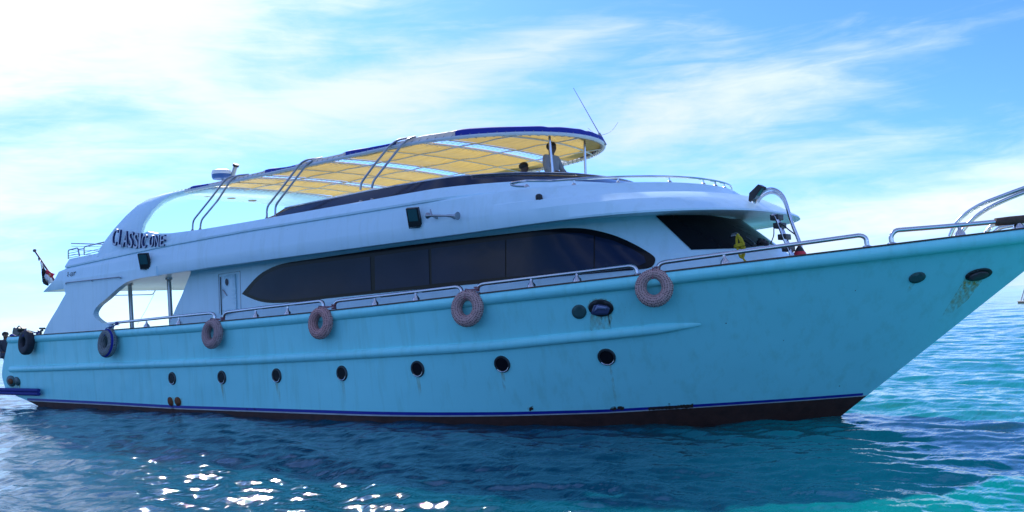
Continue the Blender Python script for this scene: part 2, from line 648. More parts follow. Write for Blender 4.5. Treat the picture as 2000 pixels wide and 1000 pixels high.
def knit_mat(name, c_hi, c_lo, band=None):
    """crocheted rope cover: uses the ring's own coordinates"""
    m, nt, b = new_mat(name)
    uv = nt.nodes.new('ShaderNodeUVMap')
    uv.uv_map = 'ring'
    vo = nt.nodes.new('ShaderNodeTexVoronoi')
    vo.inputs['Scale'].default_value = 1.0
    vo.inputs['Randomness'].default_value = 0.25
    nt.links.new(uv.outputs[0], vo.inputs['Vector'])
    rr = nt.nodes.new('ShaderNodeMapRange')
    rr.inputs[1].default_value = 0.15
    rr.inputs[2].default_value = 0.42
    nt.links.new(vo.outputs['Distance'], rr.inputs[0])
    mx = nt.nodes.new('ShaderNodeMix')
    mx.data_type = 'RGBA'
    mx.inputs[6].default_value = c_lo + (1,)
    mx.inputs[7].default_value = c_hi + (1,)
    nt.links.new(rr.outputs[0], mx.inputs[0])
    out = mx.outputs[2]
    if band:
        sp = nt.nodes.new('ShaderNodeSeparateXYZ')
        nt.links.new(uv.outputs[0], sp.inputs[0])
        d = nt.nodes.new('ShaderNodeMath')
        d.operation = 'COMPARE'
        d.inputs[1].default_value = band[0]
        d.inputs[2].default_value = band[1]
        nt.links.new(sp.outputs[1], d.inputs[0])
        m3 = nt.nodes.new('ShaderNodeMix')
        m3.data_type = 'RGBA'
        nt.links.new(d.outputs[0], m3.inputs[0])
        nt.links.new(out, m3.inputs[6])
        m3.inputs[7].default_value = (0.012, 0.025, 0.28, 1)
        out = m3.outputs[2]
    nt.links.new(out, b.inputs['Base Color'])
    setp(b, Roughness=0.9)
    bp = nt.nodes.new('ShaderNodeBump')
    bp.inputs['Strength'].default_value = 0.9
    bp.inputs['Distance'].default_value = 0.02
    nt.links.new(vo.outputs['Distance'], bp.inputs['Height'])
    nt.links.new(bp.outputs[0], b.inputs['Normal'])
    return m

KNIT_PINK = knit_mat('pink_knit', (0.62, 0.38, 0.35), (0.06, 0.03, 0.035))
KNIT_WORN = knit_mat('worn_pink_knit', (0.52, 0.34, 0.33), (0.04, 0.025, 0.03))
KNIT_RED = knit_mat('reddish_knit', (0.64, 0.35, 0.32), (0.07, 0.025, 0.03))
KNIT_GREY = knit_mat('grey_knit', (0.24, 0.27, 0.27), (0.03, 0.035, 0.04), band=(1.3, 0.55))

# ------------------------------------------------------------------ water
def make_water():
    # polar sheet: fine rings where the sea is near, reaching to the horizon
    rs = [0.0, 1.5, 3.0, 4.5, 6.0]
    r = 7.0
    while r < 700:
        rs.append(r)
        r *= 1.0042
    while r < 14000:
        rs.append(r)
        r *= 1.25
    rs = np.array(rs)
    a0 = _az
    fine = np.linspace(-0.62, 0.62, 300)
    coarse = np.linspace(0.62, 2 * math.pi - 0.62, 90)[1:-1]
    ang = a0 + np.concatenate([fine, coarse])
    nr, na = len(rs), len(ang)
    Rr, A = np.meshgrid(rs, ang, indexing='ij')
    X = CAM.x + Rr * np.cos(A)
    Y = CAM.y + Rr * np.sin(A)
    Z = np.zeros_like(X)
    wind = R(262)                                   # direction the wavelets run to
    lams = np.concatenate([np.geomspace(0.18, 5.0, 92), np.geomspace(5.5, 16.0, 16)])
    for i, lam in enumerate(lams):
        spread = 0.65 if lam < 1.5 else 0.45
        th = wind + rng.normal() * spread
        k = 2 * math.pi / lam
        amp = (0.0080 if lam < 1.1 else 0.0074) * lam ** 0.85 * (0.6 + 0.8 * rng.random())
        if lam > 1.6:
            amp *= 0.5
        if lam > 4:
            amp *= 0.8
        ph = rng.random() * 6.283
        cell = np.maximum(Rr * 0.0042, 0.02)
        fade = np.clip((lam / cell - 2.2) / 2.0, 0, 1)
        far = 1.0 / (1.0 + (Rr / 900.0) ** 2)
        # patchy: groups of waves
        k2 = k * 0.11
        env = 0.65 + 0.35 * np.sin(k2 * (X * math.cos(th + 0.9) + Y * math.sin(th + 0.9)) + ph * 3)
        arg = k * (X * math.cos(th) + Y * math.sin(th)) + ph
        s = np.sin(arg)
        Z += amp * fade * far * env * (s + 0.28 * np.cos(2 * arg)) * 0.72
    verts = np.stack([X, Y, Z], -1).reshape(-1, 3)
    idx = np.arange(nr * na).reshape(nr, na)
    a = idx[1:-1, :]
    b = idx[2:, :]
    q = np.stack([a, b, np.roll(b, -1, 1), np.roll(a, -1, 1)], -1).reshape(-1, 4)
    # centre fan
    me = bpy.data.meshes.new('water')
    fan = [(int(idx[0, 0]), int(idx[1, j]), int(idx[1, (j + 1) % na])) for j in range(na)]
    nq, nf = len(q), len(fan)
    me.vertices.add(len(verts))
    me.vertices.foreach_set('co', verts.ravel())
    loops = np.concatenate([q.ravel(), np.array(fan).ravel()]).astype(np.int32)
    me.loops.add(len(loops))
    me.loops.foreach_set('vertex_index', loops)
    me.polygons.add(nq + nf)
    starts = np.concatenate([np.arange(nq) * 4, nq * 4 + np.arange(nf) * 3]).astype(np.int32)
    me.polygons.foreach_set('loop_start', starts)
    me.polygons.foreach_set('use_smooth', np.ones(nq + nf, dtype=bool))
    me.update(calc_edges=True)
    me.validate()
    m, nt, b = new_mat('sea_water')
    L = nt.links
    setp(b, Roughness=0.03, IOR=1.333)
    tcn = nt.nodes.new('ShaderNodeTexCoord')
    n0 = nt.nodes.new('ShaderNodeTexNoise')
    n0.inputs['Scale'].default_value = 0.05
    n0.inputs['Detail'].default_value = 3
    L.new(tcn.outputs['Object'], n0.inputs['Vector'])
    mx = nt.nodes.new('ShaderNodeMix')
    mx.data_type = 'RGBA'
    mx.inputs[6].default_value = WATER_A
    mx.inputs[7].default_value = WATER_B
    # turquoise of sunlit water off the bow, painted into the base colour
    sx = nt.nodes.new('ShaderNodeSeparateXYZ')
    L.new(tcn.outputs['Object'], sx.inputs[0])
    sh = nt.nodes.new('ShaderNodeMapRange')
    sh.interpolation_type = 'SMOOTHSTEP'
    # distance from the darker water towards the painted sunlit water
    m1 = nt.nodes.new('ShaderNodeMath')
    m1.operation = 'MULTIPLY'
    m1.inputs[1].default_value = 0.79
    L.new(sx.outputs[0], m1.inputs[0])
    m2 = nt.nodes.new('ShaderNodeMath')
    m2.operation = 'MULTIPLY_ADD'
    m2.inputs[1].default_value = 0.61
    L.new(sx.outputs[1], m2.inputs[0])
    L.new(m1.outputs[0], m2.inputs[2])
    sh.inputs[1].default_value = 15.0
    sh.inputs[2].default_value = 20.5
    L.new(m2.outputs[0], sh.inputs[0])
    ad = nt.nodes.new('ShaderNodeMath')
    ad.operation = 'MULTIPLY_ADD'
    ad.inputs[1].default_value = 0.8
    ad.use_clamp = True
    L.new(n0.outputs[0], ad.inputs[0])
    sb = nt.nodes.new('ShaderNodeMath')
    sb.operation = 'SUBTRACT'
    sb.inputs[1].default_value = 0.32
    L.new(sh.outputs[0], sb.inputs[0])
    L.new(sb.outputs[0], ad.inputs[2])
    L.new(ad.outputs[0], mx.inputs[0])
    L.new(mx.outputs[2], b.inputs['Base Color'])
    mp = nt.nodes.new('ShaderNodeMapping')
    mp.inputs['Rotation'].default_value = (0, 0, -(wind))
    mp.inputs['Scale'].default_value = (1.0, 0.42, 1)
    L.new(tcn.outputs['Object'], mp.inputs[0])
    last = None
    for sc, dist in ((0.45, 0.10), (2.3, 0.032), (6.5, 0.018), (19.0, 0.007)):
        nz = nt.nodes.new('ShaderNodeTexNoise')
        nz.inputs['Scale'].default_value = sc
        nz.inputs['Detail'].default_value = 3
        nz.inputs['Distortion'].default_value = 0.6
        L.new(mp.outputs[0], nz.inputs['Vector'])
        bp = nt.nodes.new('ShaderNodeBump')
        bp.inputs['Strength'].default_value = 0.8
        bp.inputs['Distance'].default_value = dist
        L.new(nz.outputs[0], bp.inputs['Height'])
        if last:
            L.new(last, bp.inputs['Normal'])
        last = bp.outputs[0]
    L.new(last, b.inputs['Normal'])
    me.materials.append(m)
    o = bpy.data.objects.new('water', me)
    COL.objects.link(o)
    o['kind'] = 'structure'
    return o

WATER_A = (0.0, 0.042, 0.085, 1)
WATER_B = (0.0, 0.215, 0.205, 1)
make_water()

# ------------------------------------------------------------------ yacht: plans
yacht = thing('motor_yacht', 'long motor yacht with pale turquoise hull, white upper decks, dark side windows and yellow canopy', 'yacht', (13.5, 0, 0))

def sup(B, Xs, f, p, q=None):
    q = q or p
    def plan(x):
        if x <= Xs:
            return B
        t = (x - Xs) / (f - Xs)
        if t >= 1:
            return -1e3 if t > 1 else 0.0
        return B * (1 - t ** p) ** (1 / q)
    plan.B, plan.Xs, plan.f, plan.p, plan.q = B, Xs, f, p, q
    return plan

def ring_pts(plan, aft, zf, ns=40, nc=28):
    """starboard half of a plan line from the stern to the stem"""
    out = []
    for i in range(ns):
        x = aft + (plan.Xs - aft) * i / ns
        out.append(Vector((x, -plan.B, zf(x))))
    for i in range(nc + 1):
        a = math.pi / 2 * i / nc
        x = plan.Xs + (plan.f - plan.Xs) * math.sin(a) ** (2 / plan.p)
        y = plan.B * max(0.0, math.cos(a)) ** (2 / plan.q)
        out.append(Vector((x, -y, zf(x))))
    return out

def mirror_row(row):
    return row + [Vector((p.x, -p.y, p.z)) for p in reversed(row[:-1])]

def loft_rows(rows, cap_aft=True, close_top=False, close_bottom=False):
    full = [mirror_row(r) for r in rows]
    n = len(full[0])
    vs = [p for r in full for p in r]
    fs = []
    for i in range(len(full) - 1):
        for k in range(n - 1):
            fs.append((i * n + k, i * n + k + 1, (i + 1) * n + k + 1, (i + 1) * n + k))
    if cap_aft:
        for i in range(len(full) - 1):
            fs.append((i * n, (i + 1) * n, (i + 1) * n + n - 1, i * n + n - 1))
    def flat(i, flip):
        m = len(rows[0])
        for k in range(m - 1):
            a, b = i * n + k, i * n + k + 1
            c, d = i * n + n - 2 - k, i * n + n - 1 - k
            if b == c:
                f = (a, b, d)
            else:
                f = (a, b, c, d)
            fs.append(f[::-1] if flip else f)
    if close_top:
        flat(len(full) - 1, False)
    if close_bottom:
        flat(0, True)
    return vs, fs

# --- hull ---------------------------------------------------------------
TIPX = 29.55
def gun_plan(x, inset=0.0):
    B = 3.45 - inset
    if x < 17.5:
        return B
    t = (x - 17.5) / (TIPX - inset * 1.2 - 17.5)
    if t >= 1:
        return -1e3
    return B * (1 - t ** 2.3)
_g = []
for p in [(18, 657), (100, 655), (230, 645), (400, 628.6), (652, 605), (900, 581), (1079, 561), (1247, 540), (1350, 528.6), (1414, 518),
          (1531, 500), (1699, 479), (1884, 460), (2000, 452)]:
    q = on_plan(p[0], p[1], gun_plan)
    _g.append((q.x, q.z))
_co = np.polyfit([a for a, b in _g], [b for a, b in _g], 3)
def gun_z(x):
    return float(np.polyval(_co, min(max(x, 0.0), TIPX)))

def hull_point(u, z_frac, zlow, zhigh):
    pass

N_U, N_C = 46, 46
def hull_row(s, zoff=0.0):
    """one lengthwise line of the hull; s = 0 below the water ... 1 at the sheer"""
    # levels: plan interpolates from the fine waterline to the full deck line
    sh = s ** 1.15
    B = 3.30 + (3.45 - 3.30) * sh
    Xs = 15.8 + 1.7 * sh
    p = 1.85 + 0.45 * sh
    out = []
    zb = -0.45
    def zf(x):
        return zb + (gun_z(x) - zb) * s
    # stem: raked straight
    f = 25.5
    for _ in range(12):
        z = zf(min(f, TIPX))
        f = 25.55 + (TIPX - 25.55) * z / gun_z(TIPX)
    # transom profile
    zt = zf(0.2)
    aft = interp([(-0.45, 3.2), (-0.2, 2.4), (0.0, 1.85), (0.15, 1.1), (0.3, 0.1), (0.5, -0.38), (0.9, -0.58), (1.15, -0.50), (2.2, 0.22), (3, .3)])(zt)
    for i in range(N_U):
        x = aft + (Xs - aft) * i / N_U
        out.append(Vector((x, -B, zf(x))))
    for i in range(N_C + 1):
        t = i / N_C
        t = 1 - (1 - t) ** 1.25
        x = Xs + (f - Xs) * t
        out.append(Vector((x, -B * (1 - t ** p), zf(x))))
    return out

STRIPE = []
for p in [(100, 785), (200, 790), (340, 798), (480, 803), (620, 808), (850, 813), (1000, 812), (1185, 807), (1400, 794), (1550, 784), (1692, 773)]:
    d = None
    # stripe height above the water, found on an approximate waterline plan
    wl_plan = lambda x: 3.33 * (1 - (max(0, x - 16.0) / 10.2) ** 1.95) if x < 26.1 else -1e3
    q = on_plan(p[0], p[1], wl_plan)
    STRIPE.append((q.x, q.z))
stripe_z = interp(STRIPE)

levels = [0.0, 0.08, 0.15, 0.2, 0.25, 0.3, 0.36, 0.42, 0.5, 0.58, 0.66, 0.74, 0.82, 0.9, 0.96, 1.0]
rows = [hull_row(s) for s in levels]
vs, fs = loft_rows(rows, True, False, True)
tmp = mesh('hull_form', vs, fs, HULL_PAINT)
HB = bvh_of(tmp)
bpy.data.objects.remove(tmp)

# hull above the stripe and antifouling below it: rows cut at the stripe line
def cut_rows():
    below, above = [], []
    n = len(rows[0])
    line = []
    for k in range(n):
        col = [r[k] for r in rows]
        zt = stripe_z(col[4].x)
        zt = max(zt, col[0].z + 0.05)
        for a, b in zip(col[:-1], col[1:]):
            if a.z <= zt <= b.z:
                t = (zt - a.z) / (b.z - a.z)
                line.append(a.lerp(b, t))
                break
        else:
            line.append(col[1].copy())
    top = [r for r in rows]
    nA = 16
    for j in range(nA + 1):
        above.append([])
    for k in range(n):
        col = [line[k]] + [r[k] for r in rows if r[k].z > line[k].z + 0.02]
        # resample the column by height
        zs = [c.z for c in col]
        for j in range(nA + 1):
            z = zs[0] + (zs[-1] - zs[0]) * j / nA
            for a, b in zip(col[:-1], col[1:]):
                if a.z <= z + 1e-9 and z <= b.z + 1e-9:
                    t = (z - a.z) / max(1e-9, b.z - a.z)
                    above[j].append(a.lerp(b, t))
                    break
            else:
                above[j].append(col[-1].copy())
    nB = 5
    for j in range(nB + 1):
        below.append([])
    for k in range(n):
        col = [r[k] for r in rows if r[k].z < line[k].z - 0.02] + [line[k]]
        zs = [c.z for c in col]
        for j in range(nB + 1):
            z = zs[0] + (zs[-1] - zs[0]) * j / nB
            for a, b in zip(col[:-1], col[1:]):
                if a.z <= z + 1e-9 and z <= b.z + 1e-9:
                    t = (z - a.z) / max(1e-9, b.z - a.z)
                    below[j].append(a.lerp(b, t))
                    break
            else:
                below[j].append(col[-1].copy())
    return below, above, line
below, above, stripe_line = cut_rows()
vs, fs = loft_rows(above, True)
hull = auto_smooth(mesh('hull', vs, fs, HULL_PAINT, yacht), 45)
vs, fs = loft_rows(below, True, False, True)
auto_smooth(mesh('antifouling', vs, fs, ANTIFOUL, yacht), 45)

def hull_normal(p):
    co, no, ix, di = HB.find_nearest(p)
    if no.y * (1 if p.y > 0 else -1) < 0 and abs(no.y) > 0.05:
        no = -no
    return no

def side_strip(name, line, prof, mat, both=True, taper=0):
    """sweep a small section along a line on the hull side; prof = (out, up) pairs"""
    mb = MB()
    for sgn in ((1, -1) if both else (1,)):
        vs = []
        for ip, p in enumerate(line):
            k_ = min(1.0, (len(line) - 1 - ip + 0.15) / taper) if taper else 1.0
            no = hull_normal(p)
            out = Vector((no.x, no.y, 0))
            out = out.normalized() if out.length > 1e-6 else Vector((1, 0, 0))
            for (o_, u_) in prof:
                q = p + out * (o_ * k_ if o_ > 0 else o_) + Vector((0, 0, u_ * (0.35 + 0.65 * k_)))
                vs.append(Vector((q.x, q.y * sgn, q.z)))
        n = len(prof)
        fs = []
        for i in range(len(line) - 1):
            for k in range(n):
                k2 = (k + 1) % n
                f = (i * n + k, i * n + k2, (i + 1) * n + k2, (i + 1) * n + k)
                fs.append(f if sgn > 0 else f[::-1])
        fs.append(tuple(range(n - 1, -1, -1)))
        fs.append(tuple((len(line) - 1) * n + k for k in range(n)))
        mb.add(vs, fs)
    return mb.build(name, mat, yacht, True, 50)

def ribbon(name, z0, z1, mat, off):
    mb = MB()
    for sgn in (1, -1):
        vs = []
        for p in stripe_line:
            for dz in (z0, z1):
                co, no, ix, di = HB.find_nearest(p + Vector((0, 0, dz)))
                if no.y > 0.02:
                    no = -no
                q = co + no * off
                vs.append(Vector((q.x, q.y * sgn, q.z)))
        n = len(stripe_line)
        mb.add(vs, [(2 * i, 2 * i + 2, 2 * i + 3, 2 * i + 1) if sgn > 0 else (2 * i + 1, 2 * i + 3, 2 * i + 2, 2 * i) for i in range(n - 1)])
    return mb.build(name, mat, yacht)
ribbon('boot_stripe', 0.020, 0.085, BOOT, 0.010)
ribbon('white_pinstripe', -0.010, 0.020, WHITE_LINE, 0.007)

# rubbing strake along the topsides
strake = []
for p in spline2([(2, 722), (100, 719), (200, 715), (350, 710), (500, 703), (650, 695), (800, 686), (950, 676), (1098, 661), (1230, 648), (1368, 632)], 5):
    co, no = hit(p[0], p[1], HB)
    if co is not None:
        strake.append(co)
half_round = [(-0.02, 0.10)] + [(0.085 * math.cos(R(a)), 0.10 * math.sin(R(a))) for a in (60, 35, 10, -15, -40, -65)] + [(-0.02, -0.10)]
side_strip('rub_rail', strake, half_round, HULL_PAINT, taper=3)
# gunwale moulding and its worn trim
sheer = [p.copy() for p in rows[-1]]
gprof = [(-0.25, 0.0), (0.03, 0.0), (0.065, -0.03), (0.08, -0.09), (0.065, -0.16), (0.0, -0.21), (-0.28, -0.21), (-0.28, -0.06)]
side_strip('gunwale', sheer, gprof, HULL_PAINT)
side_strip('gunwale_trim', [p + Vector((0, 0, 0.003)) for p in sheer], [(-0.2, 0.0), (0.045, 0.0), (0.045, 0.022), (-0.2, 0.022)], WOOD_TRIM)

# decks
def deck_rows(z_of, inset, x0, x1):
    vs, fs = [], []
    n = 60
    for i in range(n + 1):
        x = x0 + (x1 - x0) * i / n
        y = max(0.02, gun_plan(x, inset) if gun_plan(x, inset) > 0 else 0.02)
        vs += [Vector((x, -y, z_of(x))), Vector((x, y, z_of(x)))]
    for i in range(n):
        fs.append((2 * i, 2 * i + 2, 2 * i + 3, 2 * i + 1))
    return vs, fs
vs, fs = deck_rows(lambda x: 1.56 + 0.02 * x, 0.16, 0.35, 17.0)
mesh('main_deck', vs, fs, DECK, yacht, True)
vs, fs = deck_rows(lambda x: gun_z(x) - 0.12, 0.16, 17.0, TIPX - 0.4)
mesh('fore_deck', vs, fs, DECK, yacht, True)
# inner face of the bulwark
mbk = MB()
for sgn in (1, -1):
    vs = []
    xs = np.linspace(0.3, TIPX - 0.6, 50)
    for x in xs:
        y = max(0.03, gun_plan(x, 0.22)) * -sgn
        vs += [(x, y, 1.5 if x < 18 else gun_z(x) - 0.13), (x, y, gun_z(x) - 0.01)]
    mbk.add(vs, [(2 * i, 2 * i + 2, 2 * i + 3, 2 * i + 1) for i in range(len(xs) - 1)])
mbk.build('bulwark', TOP_PAINT, yacht)

# --- deckhouse ------------------------------------------------------------
house_rows = []
for z, f in [(1.3, 25.0), (2.2, 25.0), (2.75, 25.0), (3.08, 24.60), (3.38, 24.22), (3.60, 23.94), (3.80, 23.68), (4.02, 23.40)]:
    pl = sup(2.75, 20.7, f, 2.15)
    aft = 8.43 + 0.8 * (z - 2.28)
    house_rows.append(ring_pts(pl, aft, lambda x, z=z: (z + max(0.0, (12 - x)) * -0.015) if z > 3 else max(z, gun_z(x) - {1.3: 0.45, 2.2: 0.32, 2.75: 0.15}.get(z, 0.1)) if x > 17 else z, 40, 30))
vs, fs = loft_rows(house_rows, True, True)
house = auto_smooth(mesh('deckhouse', vs, fs, TOP_PAINT, yacht), 40)
HOUSE = bvh_of(house)

# --- upper deck structure --------------------------------------------------
lip_z = interp([(2.5, 3.50), (3.0, 3.52), (7.4, 3.57), (11.3, 3.65), (19.8, 3.72), (22, 3.75), (24.8, 3.77)])
crease_z = lambda x: lip_z(x) + 0.26
groove_z = interp([(3.5, 4.14), (4.46, 4.17), (9.3, 4.34), (12.9, 4.40), (19.1, 4.43), (24, 4.43)])
lip = sup(3.42, 21.0, 24.72, 2.6)
crease = sup(3.455, 20.8, 24.35, 2.5)
ledge_out = sup(3.43, 20.3, 24.10, 2.4)
ledge_in = sup(3.425, 20.0, 23.82, 2.3)
top_edge = sup(3.36, 19.5, 23.52, 2.2)
U = []
U.append(ring_pts(sup(3.30, 21.0, 24.55, 2.6), 2.9, lambda x: lip_z(x) + 0.05))
U.append(ring_pts(sup(3.37, 21.0, 24.66, 2.6), 2.62, lambda x: lip_z(x) - 0.005))
U.append(ring_pts(lip, 2.56, lip_z))
U.append(ring_pts(sup(3.432, 21.0, 24.70, 2.6), 2.66, lambda x: lip_z(x) + 0.035))
U.append(ring_pts(crease, 3.28, crease_z))
U.append(ring_pts(sup(3.452, 20.7, 24.31, 2.5), 3.33, lambda x: crease_z(x) + 0.02))
U.append(ring_pts(ledge_out, 3.6, lambda x: 4.17 - max(0, 14 - x) * 0.012))
U.append(ring_pts(ledge_in, 3.62, lambda x: 4.19 - max(0, 14 - x) * 0.012))
U.append(ring_pts(sup(3.385, 19.55, 23.56, 2.2), 3.90, lambda x: groove_z(x) - 0.03))
U.append(ring_pts(top_edge, 3.92, groove_z))
vs, fs = loft_rows(U, True, True, True)
upper = auto_smooth(mesh('upper_deck', vs, fs, TOP_PAINT, yacht), 24)
UPPER = bvh_of(upper)
# recessed ceiling panel under the brim
pnl = ring_pts(sup(2.55, 21.6, 24.15, 2.4), 20.4, lambda x: lip_z(x) + 0.035, 6, 20)

# flybridge coaming on top of it
co_z = interp([(3.9, 4.43), (5.75, 4.47), (7.6, 4.72), (8.3, 4.86), (8.7, 4.77), (9.3, 4.70), (10.9, 4.66), (12.8, 4.66), (19.0, 4.70), (20.9, 4.68), (22, 4.62)])
C_ = []
C_.append(ring_pts(sup(3.30, 18.6, 22.0, 2.2), 3.99, lambda x: groove_z(x) - 0.002))
C_.append(ring_pts(sup(3.40, 18.6, 22.05, 2.2), 3.95, lambda x: groove_z(x) + 0.006))
C_.append(ring_pts(sup(3.405, 18.6, 22.05, 2.2), 3.95, lambda x: groove_z(x) + 0.05))
C_.append(ring_pts(sup(3.29, 18.5, 21.92, 2.2), 3.97, lambda x: co_z(x) - 0.03))
C_.append(ring_pts(sup(3.26, 18.5, 21.88, 2.2), 3.99, co_z))
C_.append(ring_pts(sup(3.10, 18.4, 21.70, 2.2), 4.12, lambda x: co_z(x) - 0.01))
C_.append(ring_pts(sup(3.06, 18.4, 21.66, 2.2), 4.16, lambda x: min(co_z(x) - 0.05, 4.5)))
C_.append(ring_pts(sup(3.05, 18.4, 21.6, 2.2), 4.18, lambda x: groove_z(x) - 0.28))
vs, fs = loft_rows(C_, True, False, False)
coam = auto_smooth(mesh('flybridge_coaming', vs, fs, TOP_PAINT, yacht), 35)
COAM = bvh_of(coam)
ALLUP = bvh_of(upper, coam)

# dark wind screen leaning in on the coaming
def screen_rows():
    rows_ = []
    for (B, f, k) in ((3.12, 21.72, 0.0), (2.98, 21.42, 0.55), (2.86, 21.15, 1.0)):
        pl = sup(B, 18.3, f, 2.2)
        rows_.append(ring_pts(pl, 12.95 + 0.8 * k, lambda x, k=k: co_z(x) - 0.01 + k * (0.30 - 0.012 * abs(x - 17)) * min(1, max(0.05, (x - 12.9) / 0.8)), 40, 30))
    return rows_
sr = screen_rows()
inner = [[Vector((p.x - 0.02, p.y + 0.03 if p.y < -0.03 else p.y, p.z)) for p in r] for r in reversed(sr)]
vs, fs = loft_rows(sr + inner, False)
auto_smooth(mesh('wind_screen', vs, fs, SCREEN, yacht), 40)
mbx = MB()
top_row = mirror_row(sr[-1])
mbx.tube(top_row, 0.018, 6)
mbx.build('screen_trim', STEEL, yacht)

# --- quarter wings closing the after deck --------------------------------------
WY = -3.475
aft_edge = [(106, 554), (128, 574), (121, 586), (111, 604), (100, 622), (90, 640), (82, 658)]
open_edge = [(211, 645), (212, 634.5), (198, 630), (187, 622), (182.5, 615), (184, 607), (192, 596), (208, 583), (229, 564), (245, 552.5), (264, 545.5), (285, 541.5), (305, 538.5)]
wing2d = []
pts = [on_y(a, b, WY) for a, b in spline2(aft_edge[1:], 4)] + [on_y(a, b, WY) for a, b in [(150, 651)]] + [on_y(a, b, WY) for a, b in spline2(open_edge, 4)]
x_end = pts[-1].x
pts.append(Vector((x_end, WY, crease_z(x_end) - 0.02)))
x0_ = pts[0].x
pts.append(Vector((x0_ - 0.2, WY, crease_z(x0_) - 0.02)))
wing2d = [(p.x, p.z) for p in pts]
def prism(poly, y0, y1):
    """outline in x-z given thickness across the boat"""
    v2, e2, f2, *_ = delaunay_2d_cdt([Vector(p) for p in poly], [(i, (i + 1) % len(poly)) for i in range(len(poly))], [], 1, 1e-6)
    n = len(v2)
    vs = [Vector((p.x, y0, p.y)) for p in v2] + [Vector((p.x, y1, p.y)) for p in v2]
    fs = [tuple(f) for f in f2] + [tuple(i + n for i in reversed(f)) for f in f2]
    m = len(poly)
    for i in range(m):
        j = (i + 1) % m
        fs.append((i, j, j + n, i + n))
    return vs, fs
for sgn in (1, -1):
    vs, fs = prism(wing2d, WY * sgn, (WY + 0.16) * sgn)
    w_ = mesh('quarter_wing', vs, fs, TOP_PAINT, yacht)
    bm = bmesh.new()
    bm.from_mesh(w_.data)
    bmesh.ops.recalc_face_normals(bm, faces=bm.faces)
    bm.to_mesh(w_.data)
    bm.free()
    auto_smooth(w_, 40)
    if sgn == 1:
        WING = bvh_of(w_)

# --- radar arch ---------------------------------------------------------------
arch_secs = [(-3.355, 4.36, 5.68, 8.75), (-3.345, 4.60, 5.90, 8.35), (-3.31, 4.82, 6.16, 8.05), (-3.25, 5.10, 6.52, 8.12), (-3.14, 5.42, 6.95, 8.36),
             (-3.02, 5.68, 7.35, 8.68), (-2.87, 5.84, 7.68, 8.98), (-2.62, 5.95, 7.95, 9.40), (-2.25, 5.99, 8.05, 9.75), (-1.6, 6.01, 8.08, 9.95),
             (-0.8, 6.02, 8.08, 10.05), (0.0, 6.03, 8.08, 10.08)]
secs = arch_secs + [(-a, b, c, d) for a, b, c, d in reversed(arch_secs[:-1])]
vs, fs = [], []
NS = 12
cen = [Vector((0, a, b)) for a, b, c, d in secs]
for i, (y, z, xa, xf) in enumerate(secs):
    t = (cen[min(i + 1, len(secs) - 1)] - cen[max(i - 1, 0)]).normalized()
    out = Vector((0, -t.z, t.y))
    if out.dot(Vector((0, y, z - 4.6))) < 0:
        out = -out
    th = 0.16
    sec = [(xa, -0.5), (xa + 0.02, -0.12), (xa + 0.10, 0.0), ((xa + xf) / 2, 0.012), (xf - 0.08, 0.0), (xf, -0.10), (xf + 0.01, -0.55), (xf - 0.08, -1.0), ((xa + xf) / 2, -1.0), (xa + 0.1, -1.0)]
    for (x, d) in sec:
        q = Vector((x, y, z)) + out * (d * th)
        vs.append(q)
n = 10
for i in range(len(secs) - 1):
    for k in range(n):
        k2 = (k + 1) % n
        fs.append((i * n + k, (i + 1) * n + k, (i + 1) * n + k2, i * n + k2))
arch = mesh('radar_arch', vs, fs, TOP_PAINT, yacht)
bm = bmesh.new(); bm.from_mesh(arch.data); bmesh.ops.recalc_face_normals(bm, faces=bm.faces); bm.to_mesh(arch.data); bm.free()
auto_smooth(arch, 40)
ARCH = bvh_of(arch, coam)
for (a, b) in ((403, 383), (452, 387), (493, 392)):
    p = on_z(a, b, 5.86)
    mb = MB(); mb.lathe(p, (0, 0, -1), [(0.12, -0.03), (0.12, 0.012), (0.09, 0.016)], 16); mb.build('spot_lamp', BROWN, arch)

# --- windows, door ------------------------------------------------------------
band = spline2([(473, 574), (492, 551.5), (512, 533), (540, 519), (568, 512), (596, 508), (680, 495.6), (792, 480), (900, 467), (974, 458.5), (1067, 448.3), (1113, 445.5),
        (1144.5, 447), (1175.5, 453), (1206.5, 462.5), (1237.5, 476.5), (1262, 490.5), (1276, 500), (1280, 508), (1275, 520), (1262, 525), (1247, 526.5)], 3) + \
       spline2([(1036, 545), (881, 559), (736, 573), (638, 583), (582, 589.5), (534, 591.6), (506, 588), (484, 579.6)], 3)
side_window = patch('side_window', band, HOUSE, 0.012, WIN_BLACK, yacht, 14, mirror=True)
panes = [
    [(485, 574), (500, 553), (520, 536), (548, 523.5), (600, 516), (724, 501), (726, 568), (640, 577), (585, 584), (536, 586.5), (508, 583)],
    [(733, 500), (838, 486.5), (840, 556), (734, 567)],
    [(843.5, 485.5), (988, 468.5), (988, 541), (844.5, 555)],
    [(990.5, 468), (1110, 455), (1138, 456), (1160, 461), (1160, 528), (990.5, 541)],
    [(1163, 462), (1200, 471), (1235, 487), (1258, 501), (1262, 513), (1250, 519), (1163, 527)],
]
for pn in panes:
    patch('pane', pn, HOUSE, 0.020, GLASS, side_window, 14, mirror=True)
ws = [(1280.4, 422.4), (1306, 419.7), (1340, 419), (1374, 420), (1407.5, 424.6), (1437, 430), (1456, 437), (1466, 446), (1482, 459.5), (1491, 471), (1494, 480),
      (1452.5, 485.4), (1407.5, 486.5), (1350, 488.5)]
windshield = patch('windshield', ws, HOUSE, 0.012, WIN_BLACK, yacht, 8, mirror=True)
door_poly = [(434, 540), (461, 535.5), (464, 608), (437, 616)]
door = patch('side_door', door_poly, HOUSE, 0.03, TOP_PAINT, yacht, 8, thick=0.03)
patch('window', ellipse_px(446.5, 551, 3.2, 7.0, -4), HOUSE, 0.055, GLASS, door, 4)
mb = MB()
